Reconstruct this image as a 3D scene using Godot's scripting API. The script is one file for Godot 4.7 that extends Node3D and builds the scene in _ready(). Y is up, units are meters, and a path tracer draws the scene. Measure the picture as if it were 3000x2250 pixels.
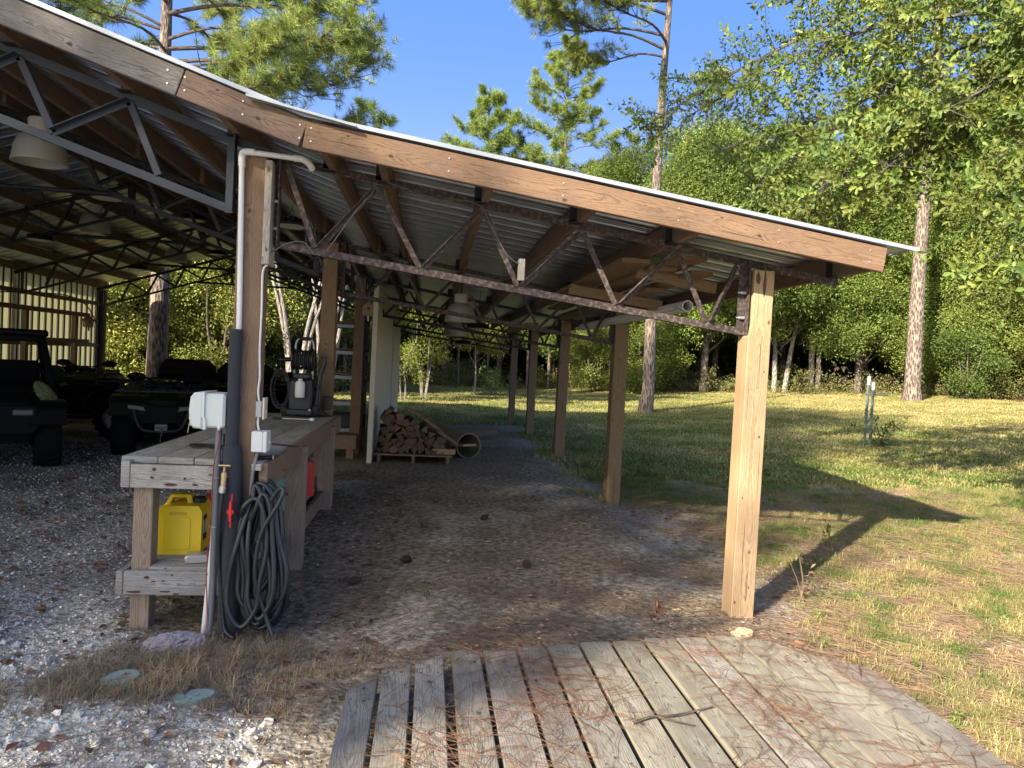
extends Node3D

# ---------------------------------------------------------------- mesh builder
class MB:
	var v := PackedVector3Array()
	var n := PackedVector3Array()
	var t := PackedVector2Array()
	var c := PackedColorArray()
	var col := Color.WHITE
	var uo := Vector2.ZERO

	func tri(a: Vector3, b: Vector3, d: Vector3, na: Vector3, nb: Vector3, nd: Vector3, ua := Vector2.ZERO, ub := Vector2.ZERO, ud := Vector2.ZERO) -> void:
		v.append(a); v.append(d); v.append(b)
		n.append(na); n.append(nd); n.append(nb)
		t.append(ua); t.append(ud); t.append(ub)
		c.append(col); c.append(col); c.append(col)

	func flat3(a: Vector3, b: Vector3, d: Vector3, out: Vector3, ua := Vector2.ZERO, ub := Vector2.ZERO, ud := Vector2.ZERO) -> void:
		var nn := (b - a).cross(d - a)
		if nn.length_squared() < 1e-18:
			return
		nn = nn.normalized()
		if nn.dot(out) < 0.0:
			tri(a, d, b, -nn, -nn, -nn, ua, ud, ub)
		else:
			tri(a, b, d, nn, nn, nn, ua, ub, ud)

	func quad(a: Vector3, b: Vector3, d: Vector3, e: Vector3, out: Vector3, ua := Vector2.ZERO, ub := Vector2.ZERO, ud := Vector2.ZERO, ue := Vector2.ZERO) -> void:
		flat3(a, b, d, out, ua, ub, ud)
		flat3(a, d, e, out, ua, ud, ue)

	func wuv(p: Vector3, axis: int) -> Vector2:
		var q := Vector2(p.x, p.y)
		if axis == 0:
			q = Vector2(p.z * 0.3, p.y)
		elif axis == 1:
			q = Vector2(p.x, p.z)
		return Vector2(q.x / 2.0, q.y / 0.5) + uo

	# box whose long side is its x axis
	func box(xf: Transform3D, size: Vector3, bev := 0.0) -> void:
		var h := size * 0.5
		var b := minf(bev, minf(h.x, minf(h.y, h.z)) * 0.6)
		var cen := xf.origin
		for ax in 3:
			var i := (ax + 1) % 3
			var j := (ax + 2) % 3
			for s in [-1.0, 1.0]:
				var ps: Array[Vector3] = []
				for k in [[-1.0, -1.0], [1.0, -1.0], [1.0, 1.0], [-1.0, 1.0]]:
					var p := Vector3.ZERO
					p[ax] = s * h[ax]
					p[i] = k[0] * (h[i] - b)
					p[j] = k[1] * (h[j] - b)
					ps.append(p)
				var on := Vector3.ZERO
				on[ax] = s
				quad(xf * ps[0], xf * ps[1], xf * ps[2], xf * ps[3], xf.basis * on, wuv(ps[0], ax), wuv(ps[1], ax), wuv(ps[2], ax), wuv(ps[3], ax))
		if b <= 0.0:
			return
		for ax in 3:
			var i := (ax + 1) % 3
			var j := (ax + 2) % 3
			for si in [-1.0, 1.0]:
				for sj in [-1.0, 1.0]:
					var p := Vector3.ZERO
					p[i] = si * h[i]; p[j] = sj * (h[j] - b); p[ax] = -(h[ax] - b)
					var q := Vector3.ZERO
					q[i] = si * (h[i] - b); q[j] = sj * h[j]; q[ax] = -(h[ax] - b)
					var q2 := q; q2[ax] = h[ax] - b
					var p2 := p; p2[ax] = h[ax] - b
					var on := Vector3.ZERO
					on[i] = si; on[j] = sj
					var fa := i if i != 0 else j
					quad(xf * p, xf * q, xf * q2, xf * p2, xf.basis * on, wuv(p, fa), wuv(q, fa), wuv(q2, fa), wuv(p2, fa))
		for sx in [-1.0, 1.0]:
			for sy in [-1.0, 1.0]:
				for sz in [-1.0, 1.0]:
					var s := Vector3(sx, sy, sz)
					var a := Vector3(sx * h.x, sy * (h.y - b), sz * (h.z - b))
					var d := Vector3(sx * (h.x - b), sy * h.y, sz * (h.z - b))
					var e := Vector3(sx * (h.x - b), sy * (h.y - b), sz * h.z)
					flat3(xf * a, xf * d, xf * e, xf.basis * s, wuv(a, 0), wuv(d, 1), wuv(e, 2))

	func bx(center: Vector3, size: Vector3, bev := 0.0) -> void:
		box(Transform3D(Basis(), center), size, bev)

	# board from a to b: hh tall along up, ww thick
	func beam(a: Vector3, b: Vector3, hh: float, ww: float, up := Vector3.UP, bev := 0.0) -> void:
		var x := (b - a).normalized()
		var z := x.cross(up).normalized()
		var y := z.cross(x)
		box(Transform3D(Basis(x, y, z), (a + b) * 0.5), Vector3(a.distance_to(b), hh, ww), bev)

	# angle iron
	func angle(a: Vector3, b: Vector3, leg: float, th: float, up := Vector3.UP, flip := 1.0) -> void:
		var x := (b - a).normalized()
		var z := x.cross(up).normalized()
		var y := z.cross(x)
		beam(a, b, leg, th, up)
		var o := y * flip * (leg * 0.5 - th * 0.5) - z * (leg * 0.5 + th * 0.5)
		beam(a + o, b + o, th, leg, up)

	func tube(p: PackedVector3Array, r0: float, r1: float, sides := 8, caps := true, vs := 1.0) -> void:
		var m := p.size()
		if m < 2:
			return
		var d := (p[1] - p[0]).normalized()
		var u := d.cross(Vector3(0.31, 0.17, 0.93) if absf(d.y) > 0.9 else Vector3.UP).normalized()
		var rings: Array[PackedVector3Array] = []
		var nrm: Array[PackedVector3Array] = []
		var along := PackedFloat32Array()
		var l := 0.0
		for k in m:
			if k > 0:
				l += p[k].distance_to(p[k - 1])
			along.append(l)
			var dd := d
			if k > 0 and k < m - 1:
				dd = (p[k + 1] - p[k - 1]).normalized()
			elif k == m - 1:
				dd = (p[k] - p[k - 1]).normalized()
			u = (u - dd * u.dot(dd)).normalized()
			var w := dd.cross(u)
			var r := lerpf(r0, r1, float(k) / (m - 1))
			var ring := PackedVector3Array()
			var rn := PackedVector3Array()
			for s in sides:
				var a := TAU * s / sides
				var q := u * cos(a) + w * sin(a)
				rn.append(q)
				ring.append(p[k] + q * r)
			rings.append(ring)
			nrm.append(rn)
		for k in m - 1:
			for s in sides:
				var e := (s + 1) % sides
				var u0 := Vector2(float(s) / sides, along[k] * vs) + uo
				var u1 := Vector2(float(s + 1) / sides, along[k] * vs) + uo
				var u2 := Vector2(float(s + 1) / sides, along[k + 1] * vs) + uo
				var u3 := Vector2(float(s) / sides, along[k + 1] * vs) + uo
				tri(rings[k][s], rings[k][e], rings[k + 1][e], nrm[k][s], nrm[k][e], nrm[k + 1][e], u0, u1, u2)
				tri(rings[k][s], rings[k + 1][e], rings[k + 1][s], nrm[k][s], nrm[k + 1][e], nrm[k + 1][s], u0, u2, u3)
		if caps:
			for k in [0, m - 1]:
				var o := (p[0] - p[1]) if k == 0 else (p[m - 1] - p[m - 2])
				for s in range(1, sides - 1):
					flat3(rings[k][0], rings[k][s], rings[k][s + 1], o)

	# profile points (radius, height), smooth where the turn is slight
	func lathe(prof: PackedVector2Array, sides: int, xf := Transform3D(), hard := true) -> void:
		for k in prof.size() - 1:
			var a := prof[k]
			var b := prof[k + 1]
			var nd := Vector2(b.y - a.y, a.x - b.x).normalized()
			var n0 := nd
			var n1 := nd
			if k > 0:
				var q := Vector2(a.y - prof[k - 1].y, prof[k - 1].x - a.x).normalized()
				if not hard or q.dot(nd) > 0.8:
					n0 = (nd + q).normalized()
			if k < prof.size() - 2:
				var q := Vector2(prof[k + 2].y - b.y, b.x - prof[k + 2].x).normalized()
				if not hard or q.dot(nd) > 0.8:
					n1 = (nd + q).normalized()
			for s in sides:
				var t0 := TAU * s / sides
				var t1 := TAU * (s + 1) / sides
				var c0 := Vector3(cos(t0), 0, sin(t0))
				var c1 := Vector3(cos(t1), 0, sin(t1))
				var up := Vector3.UP
				var pa := xf * (c0 * a.x + up * a.y)
				var pb := xf * (c1 * a.x + up * a.y)
				var pc := xf * (c1 * b.x + up * b.y)
				var pd := xf * (c0 * b.x + up * b.y)
				var na := (xf.basis * (c0 * n0.x + up * n0.y)).normalized()
				var nb := (xf.basis * (c1 * n0.x + up * n0.y)).normalized()
				var nc := (xf.basis * (c1 * n1.x + up * n1.y)).normalized()
				var nx := (xf.basis * (c0 * n1.x + up * n1.y)).normalized()
				var ua := Vector2(float(s) / sides, a.y)
				var ub := Vector2(float(s + 1) / sides, a.y)
				var uc := Vector2(float(s + 1) / sides, b.y)
				var ud := Vector2(float(s) / sides, b.y)
				if a.x > 1e-6:
					tri(pa, pc, pb, na, nc, nb, ua, uc, ub)
				if b.x > 1e-6:
					tri(pa, pd, pc, na, nx, nc, ua, ud, uc)

	# polygon in the local xy plane, thickened by d along z (centred)
	func prism(poly: PackedVector2Array, d: float, xf := Transform3D(), bev := 0.0) -> void:
		var inner := poly
		if bev > 0.0:
			var o := Geometry2D.offset_polygon(poly, -bev, Geometry2D.JOIN_MITER)
			if o.size() == 1 and o[0].size() == poly.size():
				inner = o[0]
				var best := 0
				for k in inner.size():
					if inner[k].distance_to(poly[0]) < inner[best].distance_to(poly[0]):
						best = k
				var turned := PackedVector2Array()
				for k in inner.size():
					turned.append(inner[(best + k) % inner.size()])
				inner = turned
			else:
				bev = 0.0
		var area := 0.0
		for k in poly.size():
			area += poly[k].cross(poly[(k + 1) % poly.size()])
		var sg := signf(area)
		var idx := Geometry2D.triangulate_polygon(inner)
		for s in [-1.0, 1.0]:
			for k in range(0, idx.size(), 3):
				var q: Array[Vector3] = []
				var uu: Array[Vector2] = []
				for m in 3:
					var p := inner[idx[k + m]]
					q.append(xf * Vector3(p.x, p.y, s * d * 0.5))
					uu.append(Vector2(p.x / 2.0, p.y / 0.5) + uo)
				flat3(q[0], q[1], q[2], xf.basis * Vector3(0, 0, s), uu[0], uu[1], uu[2])
		for k in poly.size():
			var k2 := (k + 1) % poly.size()
			var a := poly[k]
			var b := poly[k2]
			var o2 := Vector2(b.y - a.y, a.x - b.x) * sg
			var o3 := xf.basis * Vector3(o2.x, o2.y, 0)
			var hz := d * 0.5 - bev
			quad(xf * Vector3(a.x, a.y, -hz), xf * Vector3(b.x, b.y, -hz), xf * Vector3(b.x, b.y, hz), xf * Vector3(a.x, a.y, hz), o3, Vector2(0, a.y) + uo, Vector2(0, b.y) + uo, Vector2(d, b.y) + uo, Vector2(d, a.y) + uo)
			if bev > 0.0:
				for s in [-1.0, 1.0]:
					var ia := inner[k]
					var ib := inner[k2]
					quad(xf * Vector3(a.x, a.y, s * hz), xf * Vector3(b.x, b.y, s * hz), xf * Vector3(ib.x, ib.y, s * d * 0.5), xf * Vector3(ia.x, ia.y, s * d * 0.5), o3.normalized() + xf.basis * Vector3(0, 0, s))

	# lumpy ball
	func blob(xf: Transform3D, res: int, noise: FastNoiseLite, amp: float, seed_off: float) -> void:
		var g: Array[PackedVector3Array] = []
		for i in res + 1:
			var th := PI * i / res
			var row := PackedVector3Array()
			for j in 2 * res:
				var ph := TAU * j / (2 * res)
				var d := Vector3(sin(th) * cos(ph), cos(th), sin(th) * sin(ph))
				row.append(d * (1.0 + amp * noise.get_noise_3d(d.x * 40 + seed_off, d.y * 40, d.z * 40)))
			g.append(row)
		for i in res:
			for j in 2 * res:
				var e := (j + 1) % (2 * res)
				var cen := xf * Vector3.ZERO
				var a := xf * g[i][j]
				var b := xf * g[i][e]
				var d := xf * g[i + 1][e]
				var f := xf * g[i + 1][j]
				if i > 0:
					flat3(a, b, d, (a + b + d) / 3.0 - cen, Vector2(a.x, a.z), Vector2(b.x, b.z), Vector2(d.x, d.z))
				if i < res - 1:
					flat3(a, d, f, (a + d + f) / 3.0 - cen, Vector2(a.x, a.z), Vector2(d.x, d.z), Vector2(f.x, f.z))

	func mesh() -> ArrayMesh:
		var m := ArrayMesh.new()
		if v.is_empty():
			return m
		var a := []
		a.resize(Mesh.ARRAY_MAX)
		a[Mesh.ARRAY_VERTEX] = v
		a[Mesh.ARRAY_NORMAL] = n
		a[Mesh.ARRAY_TEX_UV] = t
		a[Mesh.ARRAY_COLOR] = c
		m.add_surface_from_arrays(Mesh.PRIMITIVE_TRIANGLES, a)
		return m

# ---------------------------------------------------------------- helpers
var rng := RandomNumberGenerator.new()
var nz := FastNoiseLite.new()
var mats := {}

func rf(a: float, b: float) -> float:
	return rng.randf_range(a, b)

func V(x: float, y: float, z: float) -> Vector3:
	return Vector3(x, y, z)

func lin(r: float, g: float, b: float) -> Color:
	return Color(r, g, b)

func put(called: String, mb: MB, m: Material, parent: Node = null) -> MeshInstance3D:
	var o := MeshInstance3D.new()
	o.name = called
	o.mesh = mb.mesh()
	o.material_override = m
	(parent if parent else self).add_child(o, true)
	return o

func share(called: String, mesh: Mesh, m: Material, parent: Node, xf: Transform3D) -> MeshInstance3D:
	var o := MeshInstance3D.new()
	o.name = called
	o.mesh = mesh
	o.material_override = m
	o.transform = xf
	(parent if parent else self).add_child(o, true)
	return o

func tag(o: Node, label: String, category: String, group := "") -> Node:
	o.set_meta("label", label)
	o.set_meta("category", category)
	if group:
		o.set_meta("group", group)
	return o

func thing(called: String, label: String, category: String, at := Vector3.ZERO, turn := 0.0, group := "") -> Node3D:
	var o := Node3D.new()
	o.name = called
	o.position = at
	o.rotation.y = turn
	add_child(o, true)
	tag(o, label, category, group)
	return o

func node(called: String, parent: Node) -> Node3D:
	var o := Node3D.new()
	o.name = called
	parent.add_child(o, true)
	return o

func structure(o: Node) -> Node:
	o.set_meta("kind", "structure")
	return o

func scatter(called: String, mesh: Mesh, m: Material, xs: Array[Transform3D], cols: PackedColorArray, parent: Node = null) -> MultiMeshInstance3D:
	var mm := MultiMesh.new()
	mm.transform_format = MultiMesh.TRANSFORM_3D
	mm.use_colors = true
	mm.mesh = mesh
	mm.instance_count = xs.size()
	for i in xs.size():
		mm.set_instance_transform(i, xs[i])
		mm.set_instance_color(i, cols[i])
	var o := MultiMeshInstance3D.new()
	o.name = called
	o.multimesh = mm
	o.material_override = m
	o.set_meta("kind", "stuff")
	(parent if parent else self).add_child(o, true)
	return o

func pts(a: Array) -> PackedVector3Array:
	var p := PackedVector3Array()
	for q in a:
		p.append(q)
	return p

func smooth_path(a: PackedVector3Array, per := 6) -> PackedVector3Array:
	var o := PackedVector3Array()
	for i in a.size() - 1:
		var p0 := a[maxi(i - 1, 0)]
		var p3 := a[mini(i + 2, a.size() - 1)]
		for k in per:
			o.append(a[i].cubic_interpolate(a[i + 1], p0, p3, float(k) / per))
	o.append(a[a.size() - 1])
	return o

func ss(a: float, b: float, x: float) -> float:
	return smoothstep(a, b, x)

# ---------------------------------------------------------------- materials
func mat(key: String, color: Color, rough := 0.7, metal := 0.0) -> StandardMaterial3D:
	if mats.has(key):
		return mats[key]
	var m := StandardMaterial3D.new()
	m.resource_name = key
	m.albedo_color = color.linear_to_srgb()
	m.roughness = rough
	m.metallic = metal
	m.vertex_color_use_as_albedo = true
	mats[key] = m
	return m

func noise_tex(size: int, freq: float, oct: int, stops: PackedFloat32Array, cols: PackedColorArray, kind := FastNoiseLite.TYPE_SIMPLEX_SMOOTH, sd := 3) -> NoiseTexture2D:
	var f := FastNoiseLite.new()
	f.noise_type = kind
	f.seed = sd
	f.frequency = freq
	f.fractal_octaves = oct
	var t := NoiseTexture2D.new()
	t.width = size
	t.height = size
	t.seamless = true
	t.noise = f
	if stops.size():
		var g := Gradient.new()
		g.offsets = stops
		g.colors = cols
		t.color_ramp = g
	return t

func grey(a: float) -> Color:
	return Color(a, a, a)

# sawn timber, seen along its grain: three lanes of 0.167 m over a length of 2 m
func wood_images(sd: int, light: Color, dark: Color, knot: Color, stain: Color, ring_mm: float, knots: int, cracks: float) -> Array:
	var W := 1024
	var H := 512
	var px := PackedByteArray()
	px.resize(W * H * 3)
	var hx := PackedByteArray()
	hx.resize(W * H)
	var r := RandomNumberGenerator.new()
	r.seed = sd
	var f := FastNoiseLite.new()
	f.seed = sd
	f.frequency = 1.0
	f.fractal_octaves = 2
	var fine := FastNoiseLite.new()
	fine.seed = sd + 7
	fine.frequency = 1.0
	fine.fractal_type = FastNoiseLite.FRACTAL_NONE
	var ks: Array = []
	for lane in 3:
		var a := []
		for k in knots:
			a.append([r.randf() * 2.0, r.randf_range(-0.055, 0.055), r.randf_range(0.006, 0.013)])
		ks.append(a)
	var i := 0
	for y in H:
		var lane := mini(2, int(3.0 * y / H))
		var w := (float(y) / H * 3.0 - lane - 0.5) * 0.1667
		for x in W:
			var u := 2.0 * x / W
			var an := TAU * x / W
			var ca := cos(an)
			var sa := sin(an)
			var cv := 0.05 * f.get_noise_3d(ca * 0.22 + lane * 9.1, sa * 0.22, 0.3)
			var dd := 0.045 + 0.035 * f.get_noise_3d(ca * 0.33 + lane * 5.7, sa * 0.33, 4.0)
			var wv := w - cv
			var rr := sqrt(wv * wv + dd * dd)
			var kn := 0.0
			for k in ks[lane]:
				var du: float = u - k[0]
				du -= 2.0 * roundf(du * 0.5)
				var dw: float = w - k[1]
				var kr: float = k[2]
				if absf(du) < kr * 9.0:
					rr += kr * 0.75 * exp(-(du * du) / (kr * kr * 7.0) - (dw * dw) / (kr * kr * 3.2))
					var q := sqrt(du * du * 0.45 + dw * dw)
					if q < kr:
						kn = maxf(kn, 1.0 - pow(q / kr, 3.0))
			rr += 0.0016 * fine.get_noise_3d(ca * 6.0, sa * 6.0, w * 90.0 + lane * 3.0)
			var ring := rr * 1000.0 / ring_mm
			var fr := ring - floorf(ring)
			var late := fr * fr * fr
			if fr > 0.93:
				late *= (1.0 - fr) / 0.07
			var fib := fine.get_noise_3d(ca * 5.0, sa * 5.0, w * 420.0 + lane * 40.0) + 0.6 * fine.get_noise_3d(ca * 14.0, sa * 14.0, w * 1100.0 + lane * 40.0)
			var st := clampf(0.5 + 0.9 * f.get_noise_3d(ca * 1.3 + 3.0, sa * 1.3, w * 9.0 + lane * 7.0), 0.0, 1.0)
			var c := light.lerp(dark, clampf(late * 0.8 + fib * 0.3 + 0.1, 0.0, 1.0)).lerp(stain, st * 0.55)
			var crack := 0.0
			if cracks > 0.0:
				var q := absf(fine.get_noise_3d(ca * 1.8 + 9.0, sa * 1.8, w * 130.0 + lane * 11.0))
				if q < 0.03 and f.get_noise_3d(ca * 1.5, sa * 1.5, w * 30.0 + 20.0 + lane) > 0.22 - cracks * 0.3:
					crack = 1.0 - q / 0.03
			c = c.lerp(Color(0.03, 0.025, 0.02), crack * 0.85)
			c = c.lerp(knot, kn * 0.9)
			c = c.linear_to_srgb()
			px[i * 3] = int(clampf(c.r, 0, 1) * 255.0)
			px[i * 3 + 1] = int(clampf(c.g, 0, 1) * 255.0)
			px[i * 3 + 2] = int(clampf(c.b, 0, 1) * 255.0)
			hx[i] = int(clampf(0.55 + late * 0.3 - crack * 0.55 + fib * 0.12 - kn * 0.1, 0.0, 1.0) * 255.0)
			i += 1
	return [ImageTexture.create_from_image(Image.create_from_data(W, H, false, Image.FORMAT_RGB8, px)), ImageTexture.create_from_image(Image.create_from_data(W, H, false, Image.FORMAT_L8, hx))]

func wood_mat(key: String, tex: Array, rough := 0.85, relief := 0.12) -> StandardMaterial3D:
	var m := mat(key, Color.WHITE, rough)
	m.albedo_texture = tex[0]
	m.heightmap_enabled = true
	m.heightmap_texture = tex[1]
	m.heightmap_scale = relief
	return m

# uv offset that sets a board in the middle of a random lane
func lane() -> Vector2:
	return Vector2(rng.randf(), (rng.randi() % 3 + 0.5) / 3.0)

# ---------------------------------------------------------------- the land
func gh(x: float, z: float) -> float:
	var d := -z
	var t := maxf(0.0, x - 3.0)
	var y := 0.05 * t * t / (t + 2.0) * clampf((d - 3.0) / 8.0, 0.0, 1.0)
	y -= 0.075 * (1.0 - ss(4.0, 6.6, d))
	y -= 0.10 * (1.0 - ss(-0.7, 0.3, x)) * (1.0 - ss(4.2, 6.5, d))
	y -= 0.10 * (1.0 - ss(-2.0, -1.0, x)) * ss(4.0, 6.0, d) * (1.0 - ss(12.0, 16.0, d))
	# low sandy bank along the drip line, and a hump inside it
	y += 0.07 * exp(-pow((x - 1.45) / 0.33, 2.0) - pow((d - 5.8) / 0.75, 2.0))
	y -= 0.05 * exp(-pow((x - 2.15) / 0.3, 2.0)) * (1.0 - ss(7.5, 10.0, d)) * ss(4.2, 5.0, d)
	y += 0.05 * exp(-pow((x - 1.5) / 0.4, 2.0)) * ss(8.0, 9.0, d) * (1.0 - ss(14.0, 16.0, d))
	y += 0.05 * exp(-pow((x + 1.0) / 0.5, 2.0) - pow((d - 3.2) / 0.5, 2.0))
	y += 0.014 * nz.get_noise_2d(x * 60.0, z * 60.0) + 0.02 * nz.get_noise_2d(x * 13.0 + 50.0, z * 13.0)
	if d > 60.0:
		y += (d - 60.0) * 0.02
	return y

func at_ground(x: float, z: float, up := 0.0) -> Vector3:
	return V(x, gh(x, z) + up, z)

# how much of a place is gravel, lawn, bare sand
func gravel_at(x: float, z: float) -> float:
	var d := -z
	var e := 0.25 * nz.get_noise_2d(x * 30.0, z * 30.0)
	var a := 1.0 - ss(-1.55, -1.15, x + e)
	if d < 5.0:
		var lim := lerpf(-1.62, -0.5, ss(3.3, 2.95, d))
		a = 1.0 - ss(lim - 0.15, lim + 0.2, x + e)
	return a * (1.0 - ss(15.5, 17.5, d))

# how white the limestone is there
func white_at(x: float, z: float) -> float:
	var d := -z
	var n2 := nz.get_noise_2d(x * 70.0 + 9.0, z * 70.0)
	var w := 1.2 * exp(-pow((x + 1.75) / 0.5, 2.0) - pow((d - 3.65) / 0.6, 2.0)) + 1.1 * ss(3.25, 2.95, d) * ss(-2.6, -1.4, x) + 0.55 * ss(3.25, 2.95, d)
	return clampf(w + n2 * 0.9 - 0.25, 0.0, 1.0) * ss(5.4, 4.2, d)

# pale washed sand below the drip line
func strip_at(x: float, z: float) -> float:
	var d := -z
	var n2 := nz.get_noise_2d(x * 70.0 + 9.0, z * 70.0)
	return ss(-0.5, 0.1, n2) * exp(-pow((x - 2.2) / 0.27, 2.0)) * (1.0 - ss(6.3, 7.4, d)) * ss(3.7, 4.4, d)

func lawn_at(x: float, z: float) -> float:
	var d := -z
	var e := 0.5 * nz.get_noise_2d(x * 22.0, z * 22.0)
	var right := ss(2.0, 3.3, x + e) if d < 7.0 else ss(1.7, 2.6, x + e)
	var back := ss(14.6, 16.6, d + e * 2.0) * ss(-30.0, -20.0, x)
	return maxf(right, back)

func build_ground() -> void:
	var xs := PackedFloat32Array()
	var zs := PackedFloat32Array()
	var x := -400.0
	while x < 400.0:
		xs.append(x)
		var a := absf(x - 0.5)
		x += 0.07 if a < 3.6 else (0.14 if a < 8.0 else (0.5 if a < 28.0 else (3.0 if a < 60.0 else 30.0)))
	var z := 60.0
	while z > -420.0:
		zs.append(z)
		z -= 0.07 if (z < -1.2 and z > -8.5) else (0.16 if (z < 0.5 and z > -18.0) else (0.5 if (z < 3.0 and z > -42.0) else (3.0 if (z < 20.0 and z > -75.0) else 20.0)))
	var vs := PackedVector3Array()
	var ns := PackedVector3Array()
	var cs := PackedColorArray()
	var ix := PackedInt32Array()
	var nx := xs.size()
	for j in zs.size():
		for i in nx:
			var px := xs[i]
			var pz := zs[j]
			var p := at_ground(px, pz)
			vs.append(p)
			ns.append(V(gh(px - 0.05, pz) - gh(px + 0.05, pz), 0.1, gh(px, pz - 0.05) - gh(px, pz + 0.05)).normalized())
			cs.append(ground_color(px, pz))
	for j in zs.size() - 1:
		for i in nx - 1:
			var a := j * nx + i
			ix.append_array([a, a + nx, a + 1, a + 1, a + nx, a + nx + 1])
	var arr := []
	arr.resize(Mesh.ARRAY_MAX)
	arr[Mesh.ARRAY_VERTEX] = vs
	arr[Mesh.ARRAY_NORMAL] = ns
	arr[Mesh.ARRAY_COLOR] = cs
	arr[Mesh.ARRAY_INDEX] = ix
	var am := ArrayMesh.new()
	am.add_surface_from_arrays(Mesh.PRIMITIVE_TRIANGLES, arr)
	var m := mat("soil", Color.WHITE, 0.95)
	m.metallic_specular = 0.2
	m.albedo_texture = noise_tex(1024, 0.02, 5, PackedFloat32Array([0.0, 0.35, 0.55, 0.8, 1.0]), PackedColorArray([grey(0.45), grey(0.72), grey(0.85), grey(0.95), grey(1.0)]))
	m.heightmap_enabled = true
	m.heightmap_texture = noise_tex(1024, 0.035, 5, PackedFloat32Array(), PackedColorArray(), FastNoiseLite.TYPE_SIMPLEX_SMOOTH, 8)
	m.heightmap_scale = 1.6
	m.uv1_triplanar = true
	m.uv1_world_triplanar = true
	m.uv1_scale = V(0.7, 0.7, 0.7)
	var o := MeshInstance3D.new()
	o.name = "ground"
	o.mesh = am
	o.material_override = m
	add_child(o)
	structure(o)

func ground_color(x: float, z: float) -> Color:
	var d := -z
	var n1 := nz.get_noise_2d(x * 24.0, z * 24.0)
	var n2 := nz.get_noise_2d(x * 70.0 + 9.0, z * 70.0)
	var n3 := nz.get_noise_2d(x * 190.0, z * 190.0 + 70.0)
	# brown dirt with pale sand showing through
	var dirt := lin(0.43, 0.345, 0.24)
	var sand := lin(0.6, 0.52, 0.4)
	var s := ss(0.0, 0.38, n1 * 0.8 + n2 * 0.55 + n3 * 0.25 - 0.02)
	s = maxf(s, 0.75 * exp(-pow((x + 0.35) / 0.5, 2.0) - pow((d - 3.55) / 0.3, 2.0)))
	s = maxf(s, 0.55 * ss(-0.2, 0.4, n2) * exp(-pow((x - 2.6) / 0.5, 2.0) - pow((d - 4.2) / 0.6, 2.0)))
	var c := dirt.lerp(sand, s * (0.95 if d < 8.0 else 0.4))
	c = c.lerp(dirt * 0.62, 0.4 * ss(0.1, 0.5, -n2))
	# needle litter near the deck
	var litter := ss(4.6, 3.6, d) * ss(-0.4, 0.2, n2 + 0.2) * (1.0 - ss(0.5, 1.0, s))
	c = c.lerp(lin(0.24, 0.18, 0.125), litter * 0.5)
	# lawn soil and thatch
	var lw := lawn_at(x, z)
	if lw > 0.0:
		var dry := clampf(0.5 + 0.55 * n1 + 0.3 * ss(9.0, 4.0, d) + 0.4 * ss(10.0, 15.0, x), 0.0, 1.0)
		var g := lin(0.19, 0.2, 0.07).lerp(lin(0.48, 0.38, 0.2), dry)
		g = g.lerp(sand, 0.6 * ss(0.28, 0.5, n2 * 0.6 + n1 * 0.7) * ss(14.0, 6.0, d))
		c = c.lerp(g, lw)
	c = c.lerp(lin(0.68, 0.62, 0.52), strip_at(x, z))
	# forest floor, under the trees: leaf litter
	var wood := ss(23.0, 27.0, d) * ss(11.0, 20.0, x) + ss(-1.0, -4.0, x) * ss(20.5, 23.5, d) + ss(32.0, 35.0, d)
	c = c.lerp(lin(0.2, 0.115, 0.06).lerp(lin(0.09, 0.06, 0.035), ss(-0.1, 0.3, n2)), clampf(wood, 0.0, 1.0))
	var gv := gravel_at(x, z)
	if gv > 0.0:
		var fine := lin(0.43, 0.43, 0.435)
		fine = fine * (0.85 + 0.5 * n2)
		fine = fine.lerp(lin(0.8, 0.755, 0.63) * (0.92 + 0.25 * n3), white_at(x, z))
		fine.a = 1.0
		c = c.lerp(fine, gv)
	c.a = 1.0
	return c

# ---------------------------------------------------------------- plants
func leaf(mb: MB, p: Vector3, along: Vector3, face: Vector3, l: float, w: float, col: Color) -> void:
	var x := along.normalized()
	var y := x.cross(face).normalized()
	var nn := y.cross(x).normalized()
	var a := p
	var b := p + x * l * 0.45 + y * w * 0.5 + nn * w * 0.12
	var d := p + x * l - nn * l * 0.08
	var e := p + x * l * 0.45 - y * w * 0.5 + nn * w * 0.12
	mb.col = col
	mb.flat3(a, e, d, nn)
	mb.flat3(a, d, b, nn)

# blunt leaf, widest past its middle
func blunt_leaf(mb: MB, p: Vector3, along: Vector3, face: Vector3, l: float, w: float, col: Color) -> void:
	var x := along.normalized()
	var y := x.cross(face).normalized()
	var nn := y.cross(x).normalized()
	mb.col = col
	var q: Array[Vector3] = []
	for s in [-1.0, 1.0]:
		q.append(p + x * l * 0.35 + y * w * 0.36 * s + nn * w * 0.1)
		q.append(p + x * l * 0.74 + y * w * 0.5 * s + nn * w * 0.12)
	var m := p + x * l * 0.55
	var d := p + x * l - nn * l * 0.06
	for k in 2:
		var a := q[k * 2]
		var b := q[k * 2 + 1]
		mb.flat3(p, a, m, nn)
		mb.flat3(m, a, b, nn)
		mb.flat3(m, b, d, nn)

func rdir() -> Vector3:
	var z := rf(-1, 1)
	var a := rf(0, TAU)
	var r := sqrt(1.0 - z * z)
	return V(r * cos(a), z, r * sin(a))

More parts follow.
